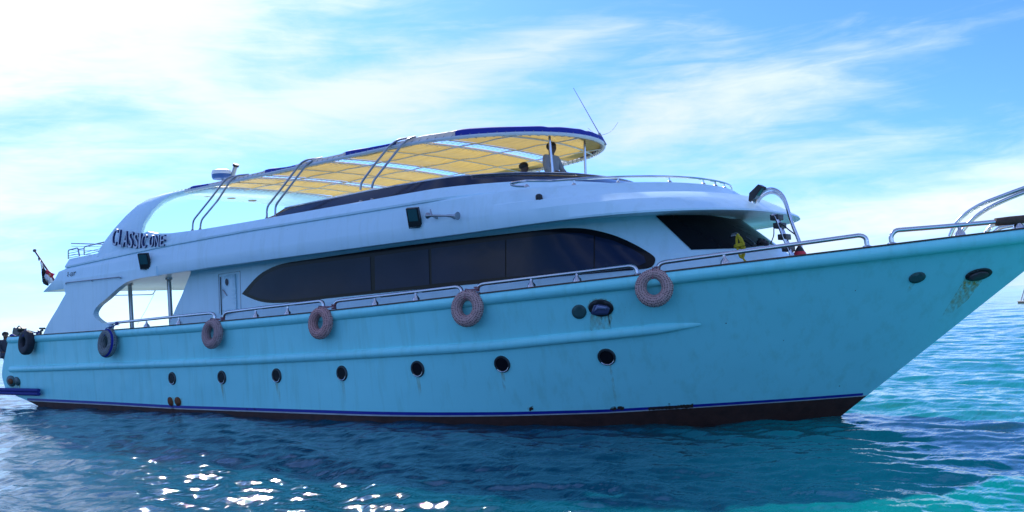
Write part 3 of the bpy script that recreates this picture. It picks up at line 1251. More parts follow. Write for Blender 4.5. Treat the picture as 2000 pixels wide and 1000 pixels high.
hp = [hit(a, b, HOUSE)[0] + Vector((0, -0.06, 0)) for a, b in ((439, 566), (444, 573), (447, 577))]
mb.tube(hp, 0.016, 6); mb.build('handle', CHROME_DULL, door)
mb = MB()
for line in ([(429, 612), (427.5, 536), (469, 529.5), (471, 606)],):
    pp = [hit(a, b, HOUSE)[0] + Vector((0, -0.008, 0)) for a, b in line]
    mb.tube(pp, 0.007, 5)
mb.build('door_frame', CHROME_DULL, yacht)
mb = MB(); mb.tube([hit(a, b, HOUSE)[0] + Vector((0, -0.05, 0)) for a, b in ((433.5, 541), (436, 615))], 0.013, 6)
mb.build('door_gap', BLACK, yacht)

# --- portholes on the hull ---------------------------------------------------------
def disc_on(bvh, px, py, prof, name, mat, parent, sx=1.0, sy=1.0, n=24, off=0.0):
    co, no = hit(px, py, bvh)
    mb = MB()
    mb.lathe(co + no * off, no, prof, n, 0, sx, sy)
    return mb.build(name, mat, parent), co, no
for (px, py) in [(337, 739), (434, 737), (541, 733.5), (668.5, 729), (816, 720.5), (981, 711), (1185, 697)]:
    rim, co, no = disc_on(HB, px, py, [(0.168, -0.02), (0.168, 0.018), (0.158, 0.03), (0.132, 0.03), (0.124, 0.010)], 'porthole', RIM, yacht)
    mb = MB(); mb.lathe(co + no * 0.012, no, [(0.126, 0.0), (0.126, 0.004)], 24); mb.build('glass', WIN_BLACK, rim)
    mb = MB()
    u = Vector((0, 0, 1)); u = (u - no * u.dot(no)).normalized(); w = no.cross(u)
    mb.tube([co + no * 0.036 + (w * math.cos(a) + u * math.sin(a)) * 0.142 for a in np.linspace(R(200), R(320), 12)], 0.006, 5)
    mb.build('drip_edge', STEEL, rim)

# covers and ports
def oval(name, px, py, rx, ry, mat, rot=0, off=0.012, parent=yacht, thick=0.02):
    return patch(name, ellipse_px(px, py, rx, ry, rot, 24), HB, off, mat, parent, 6, thick)
oval('vent_cover', 1131.5, 608.5, 14.2, 13.6, PLATE, 25)
vp = oval('hull_port', 1174, 601, 24.5, 16.5, BLACK, 5)
patch('port_window', [(1156, 610), (1162, 594), (1170, 592.5), (1187, 595.5), (1193, 600), (1189, 611), (1164, 613)], HB, 0.05, simple('port_glass', (0.06, 0.08, 0.17), 0.1), vp, 6, 0.05)
patch('port_shelf', [(1161, 607), (1168, 593.5), (1188, 596), (1186, 601), (1170, 600)], HB, 0.085, simple('port_sill', (0.22, 0.26, 0.42), 0.3), vp, 6, 0.01)
oval('vent_cover', 1791, 541.5, 17, 9.5, PLATE, -18)
hw = oval('hawse_pipe', 1911, 535.5, 27, 10.5, BLACK, -14, 0.012)
oval('recess', 1910, 537, 20, 7.5, simple('hawse_inside', (0.06, 0.045, 0.05), 0.4), -14, 0.035, hw)
oval('exhaust_port', 333.5, 784, 4.6, 8.8, RUSTY, -14)
oval('exhaust_port', 348.0, 784, 5.6, 9.0, RUSTY, -14)
oval('exhaust_port', 22.5, 744, 8.2, 11.0, PLATE, -20)
oval('exhaust_port', 22.8, 744.5, 4.2, 6.0, RUSTY, -20, 0.035)
oval('vent_cover', 34.3, 744.5, 5.2, 9.0, PLATE, -20)

def stain(name, poly, mat, off=0.006, fade_dir=None, bvh=None, mirror=False):
    o = patch(name, poly, bvh or HB, off, mat, yacht, 5)
    me = o.data
    zs = [v.co.z for v in me.vertices]
    if not zs:
        return o
    z0, z1 = min(zs), max(zs)
    at = me.attributes.new('fade', 'FLOAT', 'POINT')
    at.data.foreach_set('value', [max(0.0, min(1.0, ((v.co.z - z0) / max(1e-6, z1 - z0)) ** 0.7)) for v in me.vertices])
    return o
stain('rust_run', [(1156, 606), (1193, 606), (1196, 622), (1190, 640), (1184, 664), (1172, 668), (1160, 662), (1152, 640), (1153, 622)], STAIN)
stain('rust_run', [(1147, 600), (1152, 586), (1164, 583), (1180, 582.5), (1194, 588), (1199, 598), (1196, 612), (1182, 622), (1160, 620)], STAIN, 0.004)
stain('rust_run', [(1172, 615), (1176, 615), (1178, 634), (1176, 634)], STAIN_DARK, 0.009)
stain('rust_run', [(1186, 613), (1189, 613), (1196, 648), (1194, 648)], STAIN_DARK, 0.009)
stain('rust_run', [(1887, 540), (1918, 548), (1890, 585), (1850, 620), (1838, 618), (1862, 580)], stain_mat('hawse_stain', (0.55, 0.34, 0.01), 0.8))
stain('rust_run', [(1780, 549), (1788, 551), (1776, 572), (1770, 572)], STAIN)
stain('rust_run', [(19, 750), (40, 752), (40, 760), (20, 760)], stain_mat('yellow_stain', (0.45, 0.32, 0.05), 1.0), 0.008)
stain('rust_run', [(328, 776), (340, 776), (341, 802), (330, 800)], STAIN)
stain('rust_run', [(342, 778), (356, 778), (356, 804), (345, 804)], STAIN)
stain('rust_run', [(333, 786), (339, 788), (343, 806), (337, 806)], STAIN_DARK, 0.01)
stain('rust_run', [(1030, 796), (1042, 793), (1040, 806), (1032, 806)], STAIN)
for poly in ([(1193, 795), (1203, 792), (1206, 800), (1196, 804)], [(1206, 796), (1218, 793), (1217, 801), (1207, 802)],
             [(1266, 797), (1290, 793), (1345, 790), (1354, 793), (1353, 801), (1268, 804)], [(1305, 787), (1309, 787), (1309, 794), (1305, 794)],
             [(1033, 796), (1041, 792), (1037, 800)], [(482, 797), (485, 797), (486, 803), (483, 803)], [(495, 797), (499, 797), (503, 803), (499, 803)]):
    stain('rust_patch', poly, STAIN_DARK, 0.011)
stain('rust_run', [(1190, 712), (1194, 712), (1205, 780), (1203, 795), (1200, 780)], STAIN)
for (px, py) in ((434, 750), (541, 748), (668, 745), (816, 737), (981, 728)):
    stain('rust_run', [(px - 3, py), (px + 4, py), (px + 9, py + 42), (px + 4, py + 42)], STAIN, 0.005)

GROWTH = simple('weed_growth', (0.030, 0.020, 0.012), 0.9, var=0.7, scale=20, bump=0.8)
for (x0_, x1_, y0_, dy_) in ((1266, 1292, 797, -2), (1288, 1330, 796, -3), (1326, 1354, 793.5, -2), (1192, 1204, 798, -1), (1206, 1219, 797, -1), (1034, 1042, 798, -1)):
    n_ = max(4, int((x1_ - x0_) / 2.5))
    up_ = [(x0_ + (x1_ - x0_) * k / n_, y0_ + dy_ * k / n_ - random.uniform(0.5, 4.5)) for k in range(n_ + 1)]
    lo_ = [(x0_ + (x1_ - x0_) * k / n_, y0_ + dy_ * k / n_ + random.uniform(1.5, 4.5)) for k in range(n_, -1, -1)]
    patch('weed_growth', up_ + lo_, HB, 0.014, GROWTH, yacht, 4)

# blue rubbing plank on the stern quarter
mb = MB()
a = hit(4, 765, HB)[0] or on_y(4, 765, -3.4)
plank = [on_y(x_, y_, -3.48) for x_, y_ in ((2, 764), (40, 765), (77, 766))]
for zo in (0.055, -0.055):
    mb.tube([p + Vector((0, -0.02, zo)) for p in plank], 0.058, 10)
mb.build('stern_bumper', BLUE_CLOTH, yacht)

# --- after-deck pillars, ceiling bits ------------------------------------------
for (a, b) in (((253.5, 562), (259.5, 640)), ((330, 556), (336, 640))):
    p0, p1 = on_y(a[0], a[1], -2.3), on_y(b[0], b[1], -2.3)
    mb = MB()
    mb.tube([Vector((p1.x, -2.3, 1.5)), Vector((p0.x, -2.3, lip_z(p0.x) + 0.02))], 0.062, 14)
    mb.lathe((p0.x, -2.3, lip_z(p0.x) + 0.04), (0, 0, -1), [(0.10, 0), (0.10, 0.05), (0.065, 0.07)], 14)
    mb.build('pillar', CHROME_DULL, yacht)
mb = MB()
mb.tube(round_path([on_y(205, 577, -1.0), on_y(298, 575.5, -1.0), on_y(303, 568, -1.0)], 0.08), 0.018, 6)
mb.build('awning_rod', CHROME_DULL, yacht)
mb = MB(); mb.tube([on_y(301, 574, -1.0), on_y(285, 606, -1.0), on_y(268, 634, -1.0)], 0.006, 5); mb.build('cord', CHROME_DULL, yacht)
# handhold on the fascia by the wing
def proud(px, py, bvh, off):
    co, no = hit(px, py, bvh)
    if co is None:
        co = on_y(px, py, -3.47); no = Vector((0, -1, 0))
    return co + no * off
SIDE = bvh_of(upper, coam)
mb = MB()
mb.tube(round_path([on_y(128, 554.5, -3.49), on_y(129, 552, -3.56), on_y(233, 541, -3.56), on_y(236, 543.5, -3.49)], 0.04), 0.018, 7)
mb.tube([on_y(178, 547, -3.56), on_y(180, 549, -3.48)], 0.014, 6)
mb.build('handrail', CHROME_DULL, yacht)

# --- gunwale hand rails ------------------------------------------------------------
rail_plan = lambda x: gun_plan(x, 0.07)
def rp(px, py):
    return on_plan(px, py, rail_plan)
rails = [
    ([(206, 636), (210, 632.5), (230, 630), (288, 624), (350, 617.5), (412, 611.5), (419, 614), (419.5, 622)], [((286, 625), (286.5, 638)), ((349, 618), (350, 632))], True),
    ([(436.5, 625), (438, 613), (445, 609.5), (530, 599), (626, 588), (631, 591), (632.5, 600)], [((498.5, 603), (500, 619)), ((561, 596), (562, 613))], True),
    ([(653, 603), (654.5, 591), (661, 587.5), (770, 575), (893, 560), (900, 563), (903, 573)], [((732, 580), (733, 595)), ((811, 570.5), (813, 588))], True),
    ([(933, 567), (935, 558), (943, 554.5), (1090, 536.5), (1232, 519), (1242, 523), (1246, 539)], [((1037, 544), (1038.5, 565)), ((1126, 533), (1127.5, 554))], True),
    ([(1285, 527), (1287, 517), (1296, 512.5), (1480, 487), (1680, 459.5), (1691, 464), (1693.5, 479)], [((1413, 497), (1416, 517))], True),
    ([(1742, 475), (1739.5, 462), (1748, 450), (1850, 442), (1944, 433.6), (2000, 427), (2040, 423)], [((1872, 441), (1875, 460)), ((1986, 430), (1990, 451))], True),
]
for pts_, posts, _ in rails:
    mb = MB()
    path = [rp(*p) for p in pts_]
    mb.tube(round_path(path, 0.12, 4), 0.038, 10)
    for q in (path[0], path[-1]):
        mb.lathe(Vector((q.x, q.y, gun_z(q.x) + 0.015)), (0, 0, 1), [(0.075, 0), (0.07, 0.02), (0.04, 0.035)], 12)
    rl = mb.build('handrail', STEEL, yacht)
    for a, b in posts:
        t_, b_ = rp(*a), rp(*b)
        mb = MB()
        mb.tube([b_, t_], 0.02, 8)
        mb.lathe(Vector((b_.x, b_.y, gun_z(b_.x) + 0.02)), (0, 0, 1), [(0.085, 0.0), (0.075, 0.05), (0.03, 0.10), (0.022, 0.16)], 12)
        mb.build('stanchion', STEEL, rl)
mb = MB()
mb.tube([rp(1944, 433.6), rp(1972, 431), rp(2000, 428), rp(2035, 424)], [0.062, 0.07, 0.066, 0.07], 10)
mb.build('rail_padding', PAD, yacht)
# bow pulpit: paired tubes rising forward
for y_, sets in ((-0.15, [[(1855, 462), (1864, 442), (1882, 421), (1915, 400), (1960, 382), (2010, 364), (2060, 350)], [(1873, 459), (1882, 448), (1900, 428), (1930, 407), (1970, 388), (2015, 371), (2060, 358)]]),
                 (0.5, [[(1924, 456), (1936, 442), (1945, 438.5), (1985, 437), (2040, 432)], [(1941, 455), (1952, 446), (1970, 441.5), (2000, 438), (2040, 434)], [(1955, 455), (1975, 451), (2000, 444), (2040, 438)]])):
    for st in sets:
        mb = MB()
        mb.tube(spline([on_y(a, b, y_) for a, b in st], 5), 0.034, 10)
        mb.build('pulpit_rail', STEEL, yacht)

# --- rail round the wheelhouse roof ----------------------------------------------------
mb = MB()
tp = sup(3.30, 19.5, 23.45, 2.2)
base_row = ring_pts(tp, 20.4, lambda x: groove_z(x) + 0.115, 0, 40)
loop = [q for q in base_row if q.x > 20.75]
cr = [on_y(1029, 364, -3.36), on_y(1010, 363.5, -3.36), on_y(1000, 361.5, -3.36), on_y(998, 358.5, -3.36), on_y(1006, 356.5, -3.36), on_y(1027, 353.5, -3.36)]
first = loop[0]
path = spline(cr, 4)
main = [q for q in loop if q.x > path[-1].x + 0.15]
full = path + main
port = [Vector((q.x, -q.y, q.z)) for q in reversed(main[:-1])]
tail = [Vector((main[-1].x, 0, main[-1].z))]
mb.tube(full + port, 0.024, 8)
rr_ = mb.build('roof_rail', STEEL, yacht)
for px in (1031, 1114, 1210, 1302, 1375, 1423):
    best = min(full, key=lambda q: abs(1000 + FPX * (q - CAM).dot(RT) / (q - CAM).dot(V) - px))
    for sg in (1, -1):
        mb = MB()
        b_ = Vector((best.x, best.y * sg, groove_z(best.x)))
        mb.tube([b_, Vector((best.x, best.y * sg, best.z))], 0.016, 7)
        mb.lathe(b_, (0, 0, 1), [(0.055, 0), (0.045, 0.02), (0.018, 0.05)], 10)
        mb.build('stanchion', STEEL, rr_)

# stern rail of the upper deck
mb = MB()
Y5 = -3.25
A_ = lambda a, b: on_y(a, b, Y5)
mb.tube(round_path([A_(133.5, 506), A_(133.5, 488.5), A_(152, 484), A_(155.5, 501)], 0.06), 0.022, 7)
mb.tube(round_path([A_(164.5, 498), A_(164.5, 482), A_(215, 470), A_(224, 468)], 0.06), 0.022, 7)
mb.tube([A_(154, 487), A_(165, 485.5)], 0.018, 6)
for dy in (6, 11, 15):
    mb.tube([A_(134, 489 + dy), A_(154, 485 + dy)], 0.010, 5)
mb.tube(round_path([A_(165, 493), A_(197, 485.5), A_(203, 474)], 0.1), 0.011, 5)
mb.tube(round_path([A_(165, 497.5), A_(200, 489), A_(206, 473.5)], 0.1), 0.011, 5)
mb.build('stern_rail', CHROME_DULL, yacht)
mb = MB()
mb.tube([Vector((3.95, -3.2, 4.9)), Vector((3.95, 3.2, 4.9))], 0.02, 6)
mb.tube([Vector((3.95, 3.2, 4.4)), Vector((3.95, 3.2, 4.9)), Vector((6.0, 3.2, 4.95))], 0.02, 6)
for dz in (0.12, 0.25, 0.37):
    mb.tube([Vector((3.95, -3.2, 4.45 + dz)), Vector((3.95, 3.2, 4.45 + dz))], 0.009, 5)
mb.build('stern_rail', CHROME_DULL, yacht)

# --- canopy ------------------------------------------------------------------------------
CZ = 5.87
def can_half(x):
    if x <= 17.0:
        return 2.66
    t = (x - 17.0) / (20.58 - 17.0)
    return 2.66 * math.sqrt(max(0.0, 1 - t ** 2.1))
def can_z(x, y):
    return CZ + 0.07 * (1 - (y / 2.66) ** 2) + 0.015 * math.sin(x * 5.3) * (1 - (y / 2.66) ** 2)
canopy = []
for (xa, xb, wa, wb) in ((10.28, 12.14, .08, .10), (12.56, 14.98, .10, .10), (15.44, 17.90, .10, .10), (18.38, 20.50, .10, 0)):
    vs, fs = [], []
    nx, ny = 30, 24
    for i in range(nx + 1):
        s = i / nx
        x = xa + (xb - xa) * s
        h = max(0.02, can_half(x) - 0.07)
        if xb > 20:
            x = xa + (xb - xa) * math.sin(s * math.pi / 2)
            h = max(0.02, can_half(x) - 0.05)
        for j in range(ny + 1):
            y = -h + 2 * h * j / ny
            # sheet dips a little between its hoops and flaps at the laced edge
            sag = (-0.055 + 0.012 * math.sin(y * 2.3 + x)) * math.sin(math.pi * ((s * 2) % 1)) * (1 - (y / h) ** 4) if h > 0.3 else 0
            vs.append((x, y, can_z(x, y) + 0.03 + sag))
    for i in range(nx):
        for j in range(ny):
            a = i * (ny + 1) + j
            fs.append((a, a + ny + 1, a + ny + 2, a + 1))
    canopy.append(mesh('canopy_sheet', vs, fs, CANVAS, yacht, True))
# frame: edge tube, hoops, runners
mb = MB()
edge = [Vector((x, -2.66, CZ)) for x in np.linspace(8.7, 17.0, 24)]
edge += [Vector((17 + 3.58 * math.sin(a) ** (2 / 2.1), -2.66 * math.cos(a), CZ)) for a in np.linspace(0.05, math.pi / 2, 24)]
edge_full = edge + [Vector((p.x, -p.y, p.z)) for p in reversed(edge[:-1])]
mb.tube(edge_full, 0.042, 8)
frame = mb.build('canopy_frame', simple('frame_white', (0.70, 0.72, 0.75), 0.4), yacht)
for x in (10.26, 11.2, 12.12, 12.58, 13.75, 14.96, 15.46, 16.7, 17.88, 18.40):
    mb = MB()
    h = can_half(x)
    mb.tube([Vector((x, -h + 2 * h * k / 20, can_z(x, -h + 2 * h * k / 20) + 0.005)) for k in range(21)], 0.016, 6)
    mb.build('hoop', frame.data.materials[0], frame)
h = can_half(19.4)
mb = MB(); mb.tube([Vector((19.4 + 0.25 * (1 - (k / 10 - 1) ** 2), -h + 2 * h * k / 20, can_z(19.4, -h + 2 * h * k / 20) - 0.035)) for k in range(21)], 0.022, 6); mb.build('hoop', frame.data.materials[0], frame)
for y in (-1.45, 0.0, 1.45):
    mb = MB()
    xe = 17 + 3.58 * (1 - (abs(y) / 2.66) ** 2) ** (1 / 2.1)
    mb.tube([Vector((x, y, can_z(x, y) - 0.04)) for x in np.linspace(10.2, xe - 0.05, 24)], 0.016, 6)
    mb.build('runner', frame.data.materials[0], frame)
# lacing round the edge and along the gaps
lace = []
s_ = 0.0
for a, b in zip(edge_full[:-1], edge_full[1:]):
    n = max(1, int((b - a).length / 0.03))
    for k in range(n):
        p = a.lerp(b, k / n)
        s_ += (b - a).length / n
        ph = s_ / 0.19 * 2 * math.pi
        rad = Vector((p.x - 18.0, p.y, 0)).normalized() if p.x > 18 else Vector((0, math.copysign(1, p.y), 0))
        lace.append(p + rad * (0.055 * math.cos(ph) - 0.02) + Vector((0, 0, 0.062 * math.sin(ph) + 0.012)))
mb = MB()
mb.tube(lace, 0.008, 4)
mb.build('lacing', CHROME_DULL, frame)
for x, dx in ((12.14, 0.03), (12.56, -0.03), (14.98, 0.03), (15.44, -0.03), (17.90, 0.03), (18.38, -0.03), (10.28, -0.045)):
    mb = MB()
    zig = []
    for k in range(61):
        y = -2.55 + 5.1 * k / 60
        zig.append((x + (dx if k % 2 else 0.0), y, can_z(x, y) + (-0.055 if k % 2 else -0.01)))
    mb.tube(zig, 0.004, 4)
    mb.build('lacing', CHROME_DULL, frame)
# rolled side covers lying on the frame: some lengths blue, the rest pale
top_line = spline2([(362, 371), (370, 366), (379, 361), (400, 359), (425, 355), (450, 348), (470, 344), (500, 337), (515, 333), (522, 328), (545, 326.5), (567, 325), (600, 314), (625, 307.5), (662, 300),
                    (674, 294), (686, 291), (720, 286), (762, 279), (800, 270), (825, 263), (870, 256), (890, 252), (907, 249), (940, 247), (975, 245.5), (1030, 244.5), (1061, 244), (1075, 246), (1100, 246), (1130, 249), (1142, 250.5), (1150, 255), (1156, 262)], 3)
def proj(P):
    d = P - CAM
    return 1000 + FPX * d.dot(RT) / d.dot(V), 500 - FPX * d.dot(UP) / d.dot(V)
edge_dense = [Vector((x, -2.66, CZ)) for x in np.linspace(8.7, 17.0, 200)] + [Vector((17 + 3.58 * math.sin(a) ** (2 / 2.1), -2.66 * math.cos(a), CZ)) for a in np.linspace(0.02, math.pi / 2 * 1.12, 200)]
def cover_pair(side):
    rows_ = []
    blue = []
    pj = [(proj(p), p) for p in edge_dense]
    for (px, py) in top_line:
        (qx, qy), p = min(pj, key=lambda t: abs(t[0][0] - px))
        hgt = max(0.03, (qy - py) * (p - CAM).dot(V) / FPX)
        inw = Vector((0, 1, 0)) if p.x <= 17 else Vector((18.2 - p.x, -p.y, 0)).normalized()
        foot = p + Vector((0, 0, 0.03)) - inw * 0.02
        mid = p + Vector((0, 0, 0.03 + 0.55 * hgt)) - inw * 0.01
        crest = p + inw * 0.10 + Vector((0, 0, hgt * 1.01))
        crest2 = p + inw * 0.24 + Vector((0, 0, hgt))
        back = p + inw * 0.45 + Vector((0, 0, 0.11))
        rows_.append([foot, mid, crest, crest2, back])
        blue.append(1 if (518 < px < 568 or 676 < px < 768 or px > 888 or 370 < px < 408) else 0)
    mb = MB()
    vs = [Vector((p.x, p.y * side, p.z)) for r in rows_ for p in r]
    fs0, fs1 = [], []
    for i in range(len(rows_) - 1):
        for k in range(4):
            f = (i * 5 + k, (i + 1) * 5 + k, (i + 1) * 5 + k + 1, i * 5 + k + 1)
            f = f if side > 0 else f[::-1]
            (fs1 if blue[i] else fs0).append(f)
    o = mesh('side_cover', vs, fs0 + fs1, None, yacht, True, [COVER_GREY, COVER_BLUE], [0] * len(fs0) + [1] * len(fs1))
    return o
COVER_GREY = cloth_translucent('pale_cover', (0.82, 0.82, 0.86), 0.6)
cover_pair(1)
cover_pair(-1)

# bent stays from the coaming to the canopy edge
stays = [
    [(376, 449), (377, 431), (410, 390), (440, 351), (450, 345), (470, 343)], [(391, 446), (393, 430), (425, 392), (452, 350), (463, 343), (486, 341)],
    [(521, 424), (521.5, 404), (556, 360), (588, 318), (600, 312), (622, 309)], [(537.5, 420), (538, 401), (568, 362), (597, 324), (612, 312), (630, 308)],
    [(704, 371), (705.5, 357), (732, 321), (760, 286), (776, 273), (800, 269)], [(726, 367.5), (729, 354), (757, 318), (785, 283), (797, 271), (812, 267)],
]
for st in stays:
    base = on_y(*st[0], -3.18)
    kn = on_y(*st[1], -3.17)
    pts_ = [base, kn]
    ys = [-3.0, -2.74, -2.66, -2.5]
    pts_ += [on_y(*p, y) for p, y in zip(st[2:], ys)]
    for sg in (1, -1):
        mb = MB()
        mb.tube(round_path([Vector((p.x, p.y * sg, p.z)) for p in pts_], 0.1), 0.025, 8)
        mb.lathe(Vector((base.x, base.y * sg, co_z(base.x) - 0.005)), (0, 0, 1), [(0.05, 0), (0.045, 0.02), (0.026, 0.05)], 10)
        mb.build('stay', CHROME_DULL, yacht)
# front posts
for (a, b, y) in (((1073, 266), (1079, 332), -0.85), ((1141, 270), (1143.5, 335), 0.45)):
    p0, p1 = on_y(*a, y), on_y(*b, y)
    mb = MB()
    mb.tube([Vector((p1.x, y, 4.3)), p1, p0], 0.028, 10)
    mb.build('canopy_post', STEEL, yacht)
# whip aerial at the front edge
pa, pb = on_y(1120, 172, 0.9), on_y(1183, 283, 0.9)
mb = MB()
mb.tube([pb, pb.lerp(pa, 0.2)], 0.03, 8)
mb.tube([pb.lerp(pa, 0.2), pa], [0.012, 0.006], 6)
aerial = mb.build('whip_aerial', CHROME_DULL, yacht)
mb = MB(); mb.tube(spline([on_y(a, b, 0.9) for a, b in ((1148, 250), (1160, 260), (1170, 264), (1185, 261), (1197, 253), (1207, 239))], 5), 0.004, 5); mb.build('wire', CHROME_DULL, aerial)

# radar dome and stub aerial on the arch
pd = on_y(433, 341, -1.2)
mb = MB()
mb.lathe(pd, (0, 0, 1), [(0.17, -0.14), (0.25, -0.13), (0.275, -0.08), (0.28, 0.0)], 28, 1)
mb.lathe(pd, (0, 0, 1), [(0.284, 0.0), (0.284, 0.05), (0.26, 0.11), (0.18, 0.14), (0.05, 0.15)], 28, 0)
mb.tube([pd + Vector((0.05, 0, -0.14)), Vector((pd.x + 0.03, pd.y, 5.97))], 0.04, 8, mi=2)
mb.build('radar_dome', [simple('dome_white', (0.8, 0.8, 0.8), 0.35), simple('dome_blue', (0.05, 0.13, 0.33), 0.4), CHROME_DULL], yacht)
p0, p1 = on_y(460, 325, -1.0), on_y(452.5, 350, -1.0)
mb = MB()
mb.tube([p1, p0], 0.06, 10)
mb.tube([p0, p0 + (p0 - p1).normalized() * 0.07], 0.09, 8, mi=1)
mb.tube([p1, Vector((p1.x - 0.05, p1.y, 5.97))], 0.05, 8)
mb.build('stub_aerial', [simple('aerial_grey', (0.45, 0.45, 0.42), 0.5), BLACK], yacht)

# --- name, number ----------------------------------------------------------------------------
def glyph(ch):
    cu = bpy.data.curves.new('glyph', 'FONT')
    cu.body = ch
    cu.resolution_u = 4
    cu.extrude = 0.5
    o = bpy.data.objects.new('glyph', cu)
    COL.objects.link(o)
    dg = bpy.context.evaluated_depsgraph_get()
    me = bpy.data.meshes.new_from_object(o.evaluated_get(dg))
    vs = [v.co.copy() for v in me.vertices]
    fs = [tuple(p.vertices) for p in me.polygons]
    nz = [p.normal.z for p in me.polygons]
    bpy.data.objects.remove(o)
    bpy.data.meshes.remove(me)
    x0, x1 = min(v.x for v in vs), max(v.x for v in vs)
    y0, y1 = min(v.y for v in vs), max(v.y for v in vs)
    return [Vector(((v.x - x0) / (x1 - x0), (v.y - y0) / (y1 - y0), v.z)) for v in vs], fs, nz
# letter corners: top-left, width, bottom-left, in the lettering's own slant
letters = [('C', 225.5, 446.5, 220.5, 479.5, 9), ('L', 237, 448.5, 233, 481.5, 8), ('A', 245.5, 451, 242, 482, 9.5), ('S', 256, 452, 252.5, 483.5, 8.5), ('S', 266.5, 455, 263.5, 485, 8.5),
           ('I', 276, 455.5, 273.8, 484, 3.5), ('C', 281.5, 457.5, 279.2, 484, 8.5), ('O', 296, 459.6, 294, 482.7, 8.2), ('N', 306.5, 459.6, 304.8, 482.5, 8.5), ('E', 317, 459.3, 315.5, 480.8, 8.5)]
mb = MB()
for ch, tx, ty, bx_, by_, w in letters:
    gv, gf, gn = glyph(ch)
    slope = 0.10 if ch not in 'ONE' else -0.10
    vs = []
    for v in gv:
        px = bx_ + (tx - bx_) * v.y + w * v.x
        py = by_ + (ty - by_) * v.y + slope * w * v.x
        base = hit(px, py, ARCH)[0]
        pz = on_y(px, py, -3.385)
        vs.append(Vector((pz.x, -3.415 - v.z * 0.06, pz.z)))
    b = len(mb.v)
    mb.add(vs, gf)
    mb.m[-len(gf):] = [0 if z > 0.5 else 1 for z in gn]
mb.build('name_lettering', [LETTER, NAVY], yacht, False)
mb = MB()
def stroke(pts_):
    pp = []
    for a, b in pts_:
        co, no = hit(a, b, UPPER)
        pp.append((co + no * 0.012) if co is not None else on_y(a, b, -3.45))
    mb.tube(pp, 0.008, 5)
stroke([(134.5, 531.5), (132.5, 533.5), (134.5, 535), (132, 538), (134, 540.2)])
stroke([(136.5, 536.5), (137.5, 536.4)])
stroke([(140.5, 532), (138.7, 534), (140, 535.4), (138, 538), (140, 539.6)])
stroke([(143.6, 531.4), (141.9, 533.4), (143.2, 534.8), (141.3, 537.5), (143.2, 538.9)])
stroke([(145, 538), (146, 531), (147.2, 532.5), (148.6, 530.5)])
mb.build('registration_number', BLACK, yacht)

# --- lights, horn, camera on the fascia ---------------------------------------------------------
def floodlight(px, py, w, h, bvh, yaw=0.0, tilt=20):
    co, no = hit(px, py, bvh)
    N = Vector((no.x, no.y, 0)).normalized()
    N = (Matrix.Rotation(R(yaw), 3, 'Z') @ N).normalized()
    S = Vector((0, 0, 1)).cross(N).normalized()
    Rm = Matrix.Rotation(R(tilt), 3, S)
    Nf, Uf = Rm @ N, Rm @ Vector((0, 0, 1))
    c = co + N * 0.13
    # body: tapered box seen from the side, glass in front
    prof = [(-0.5, 0.5), (-0.5, -0.5), (0.35, -0.46), (0.5, -0.1), (0.3, 0.5)]
    vs = []
    for s in (-1, 1):
        for (n_, u_) in prof:
            vs.append(c + S * (w / 2 * s) - Nf * (n_ * 0.12) + Uf * (u_ * h))
    fs = [(4, 3, 2, 1, 0), (5, 6, 7, 8, 9)] + [(i, (i + 1) % 5, (i + 1) % 5 + 5, i + 5) for i in range(5)]
    mb = MB(); mb.add(vs, fs)
    mb.box(c - N * 0.09, w * 0.1, 0.07, 0.05, (S, N, Vector((0, 0, 1))))
    lamp = mb.build('floodlight', BLACK, yacht, False)
    g = MB()
    g.box(c + Nf * 0.063 + Uf * (0.14 * h), w * 0.38, 0.006, h * 0.32, (S, Nf, Uf))
    g.build('glass', LAMP_GLASS, lamp, False)
    g = MB()
    g.tube([c + S * w * 0.55 - Uf * h * 0.1, c + S * w * 0.55 - Uf * h * 0.58, c - S * w * 0.55 - Uf * h * 0.58, c - S * w * 0.55 - Uf * h * 0.1], 0.014, 6)
    g.build('bracket', STEEL, lamp)
    return lamp
floodlight(287, 510, 0.27, 0.42, UPPER, 35)
floodlight(813, 425, 0.25, 0.38, UPPER, 25)
# air horn: two bells on one body
mb = MB()
hb = [proud(a, b, UPPER, 0.16) for a, b in ((846, 424), (905, 424.5))]
ax = (hb[1] - hb[0]).normalized()
L_ = (hb[1] - hb[0]).length
mb.lathe(hb[0], ax, [(0.065, 0.0), (0.062, 0.02), (0.035, 0.06), (0.022, 0.12), (0.020, L_ * 0.6), (0.028, L_ * 0.7), (0.028, L_ - 0.12), (0.04, L_ - 0.07), (0.075, L_ - 0.01), (0.078, L_)], 18)
for t in (0.14, 0.72):
    q = hb[0].lerp(hb[1], t)
    mb.tube([q, q + Vector((0, 0.2, -0.05))], 0.022, 6)
q = hb[0].lerp(hb[1], 0.13)
mb.tube([q, q + Vector((-0.02, 0.0, 0.13))], [0.03, 0.012], 6)
mb.build('horn', CHROME_DULL, yacht)
cpos, cn = hit(1053, 389.5, UPPER)
mb = MB()
mb.lathe(cpos, cn, [(0.062, -0.02), (0.062, 0.05), (0.055, 0.08), (0.03, 0.10)], 16)
mb.lathe(cpos + Vector((0.05, -0.02, -0.02)), cn, [(0.04, 0.0), (0.04, 0.08), (0.025, 0.10)], 12)
mb.build('lookout_camera', BLACK, yacht)
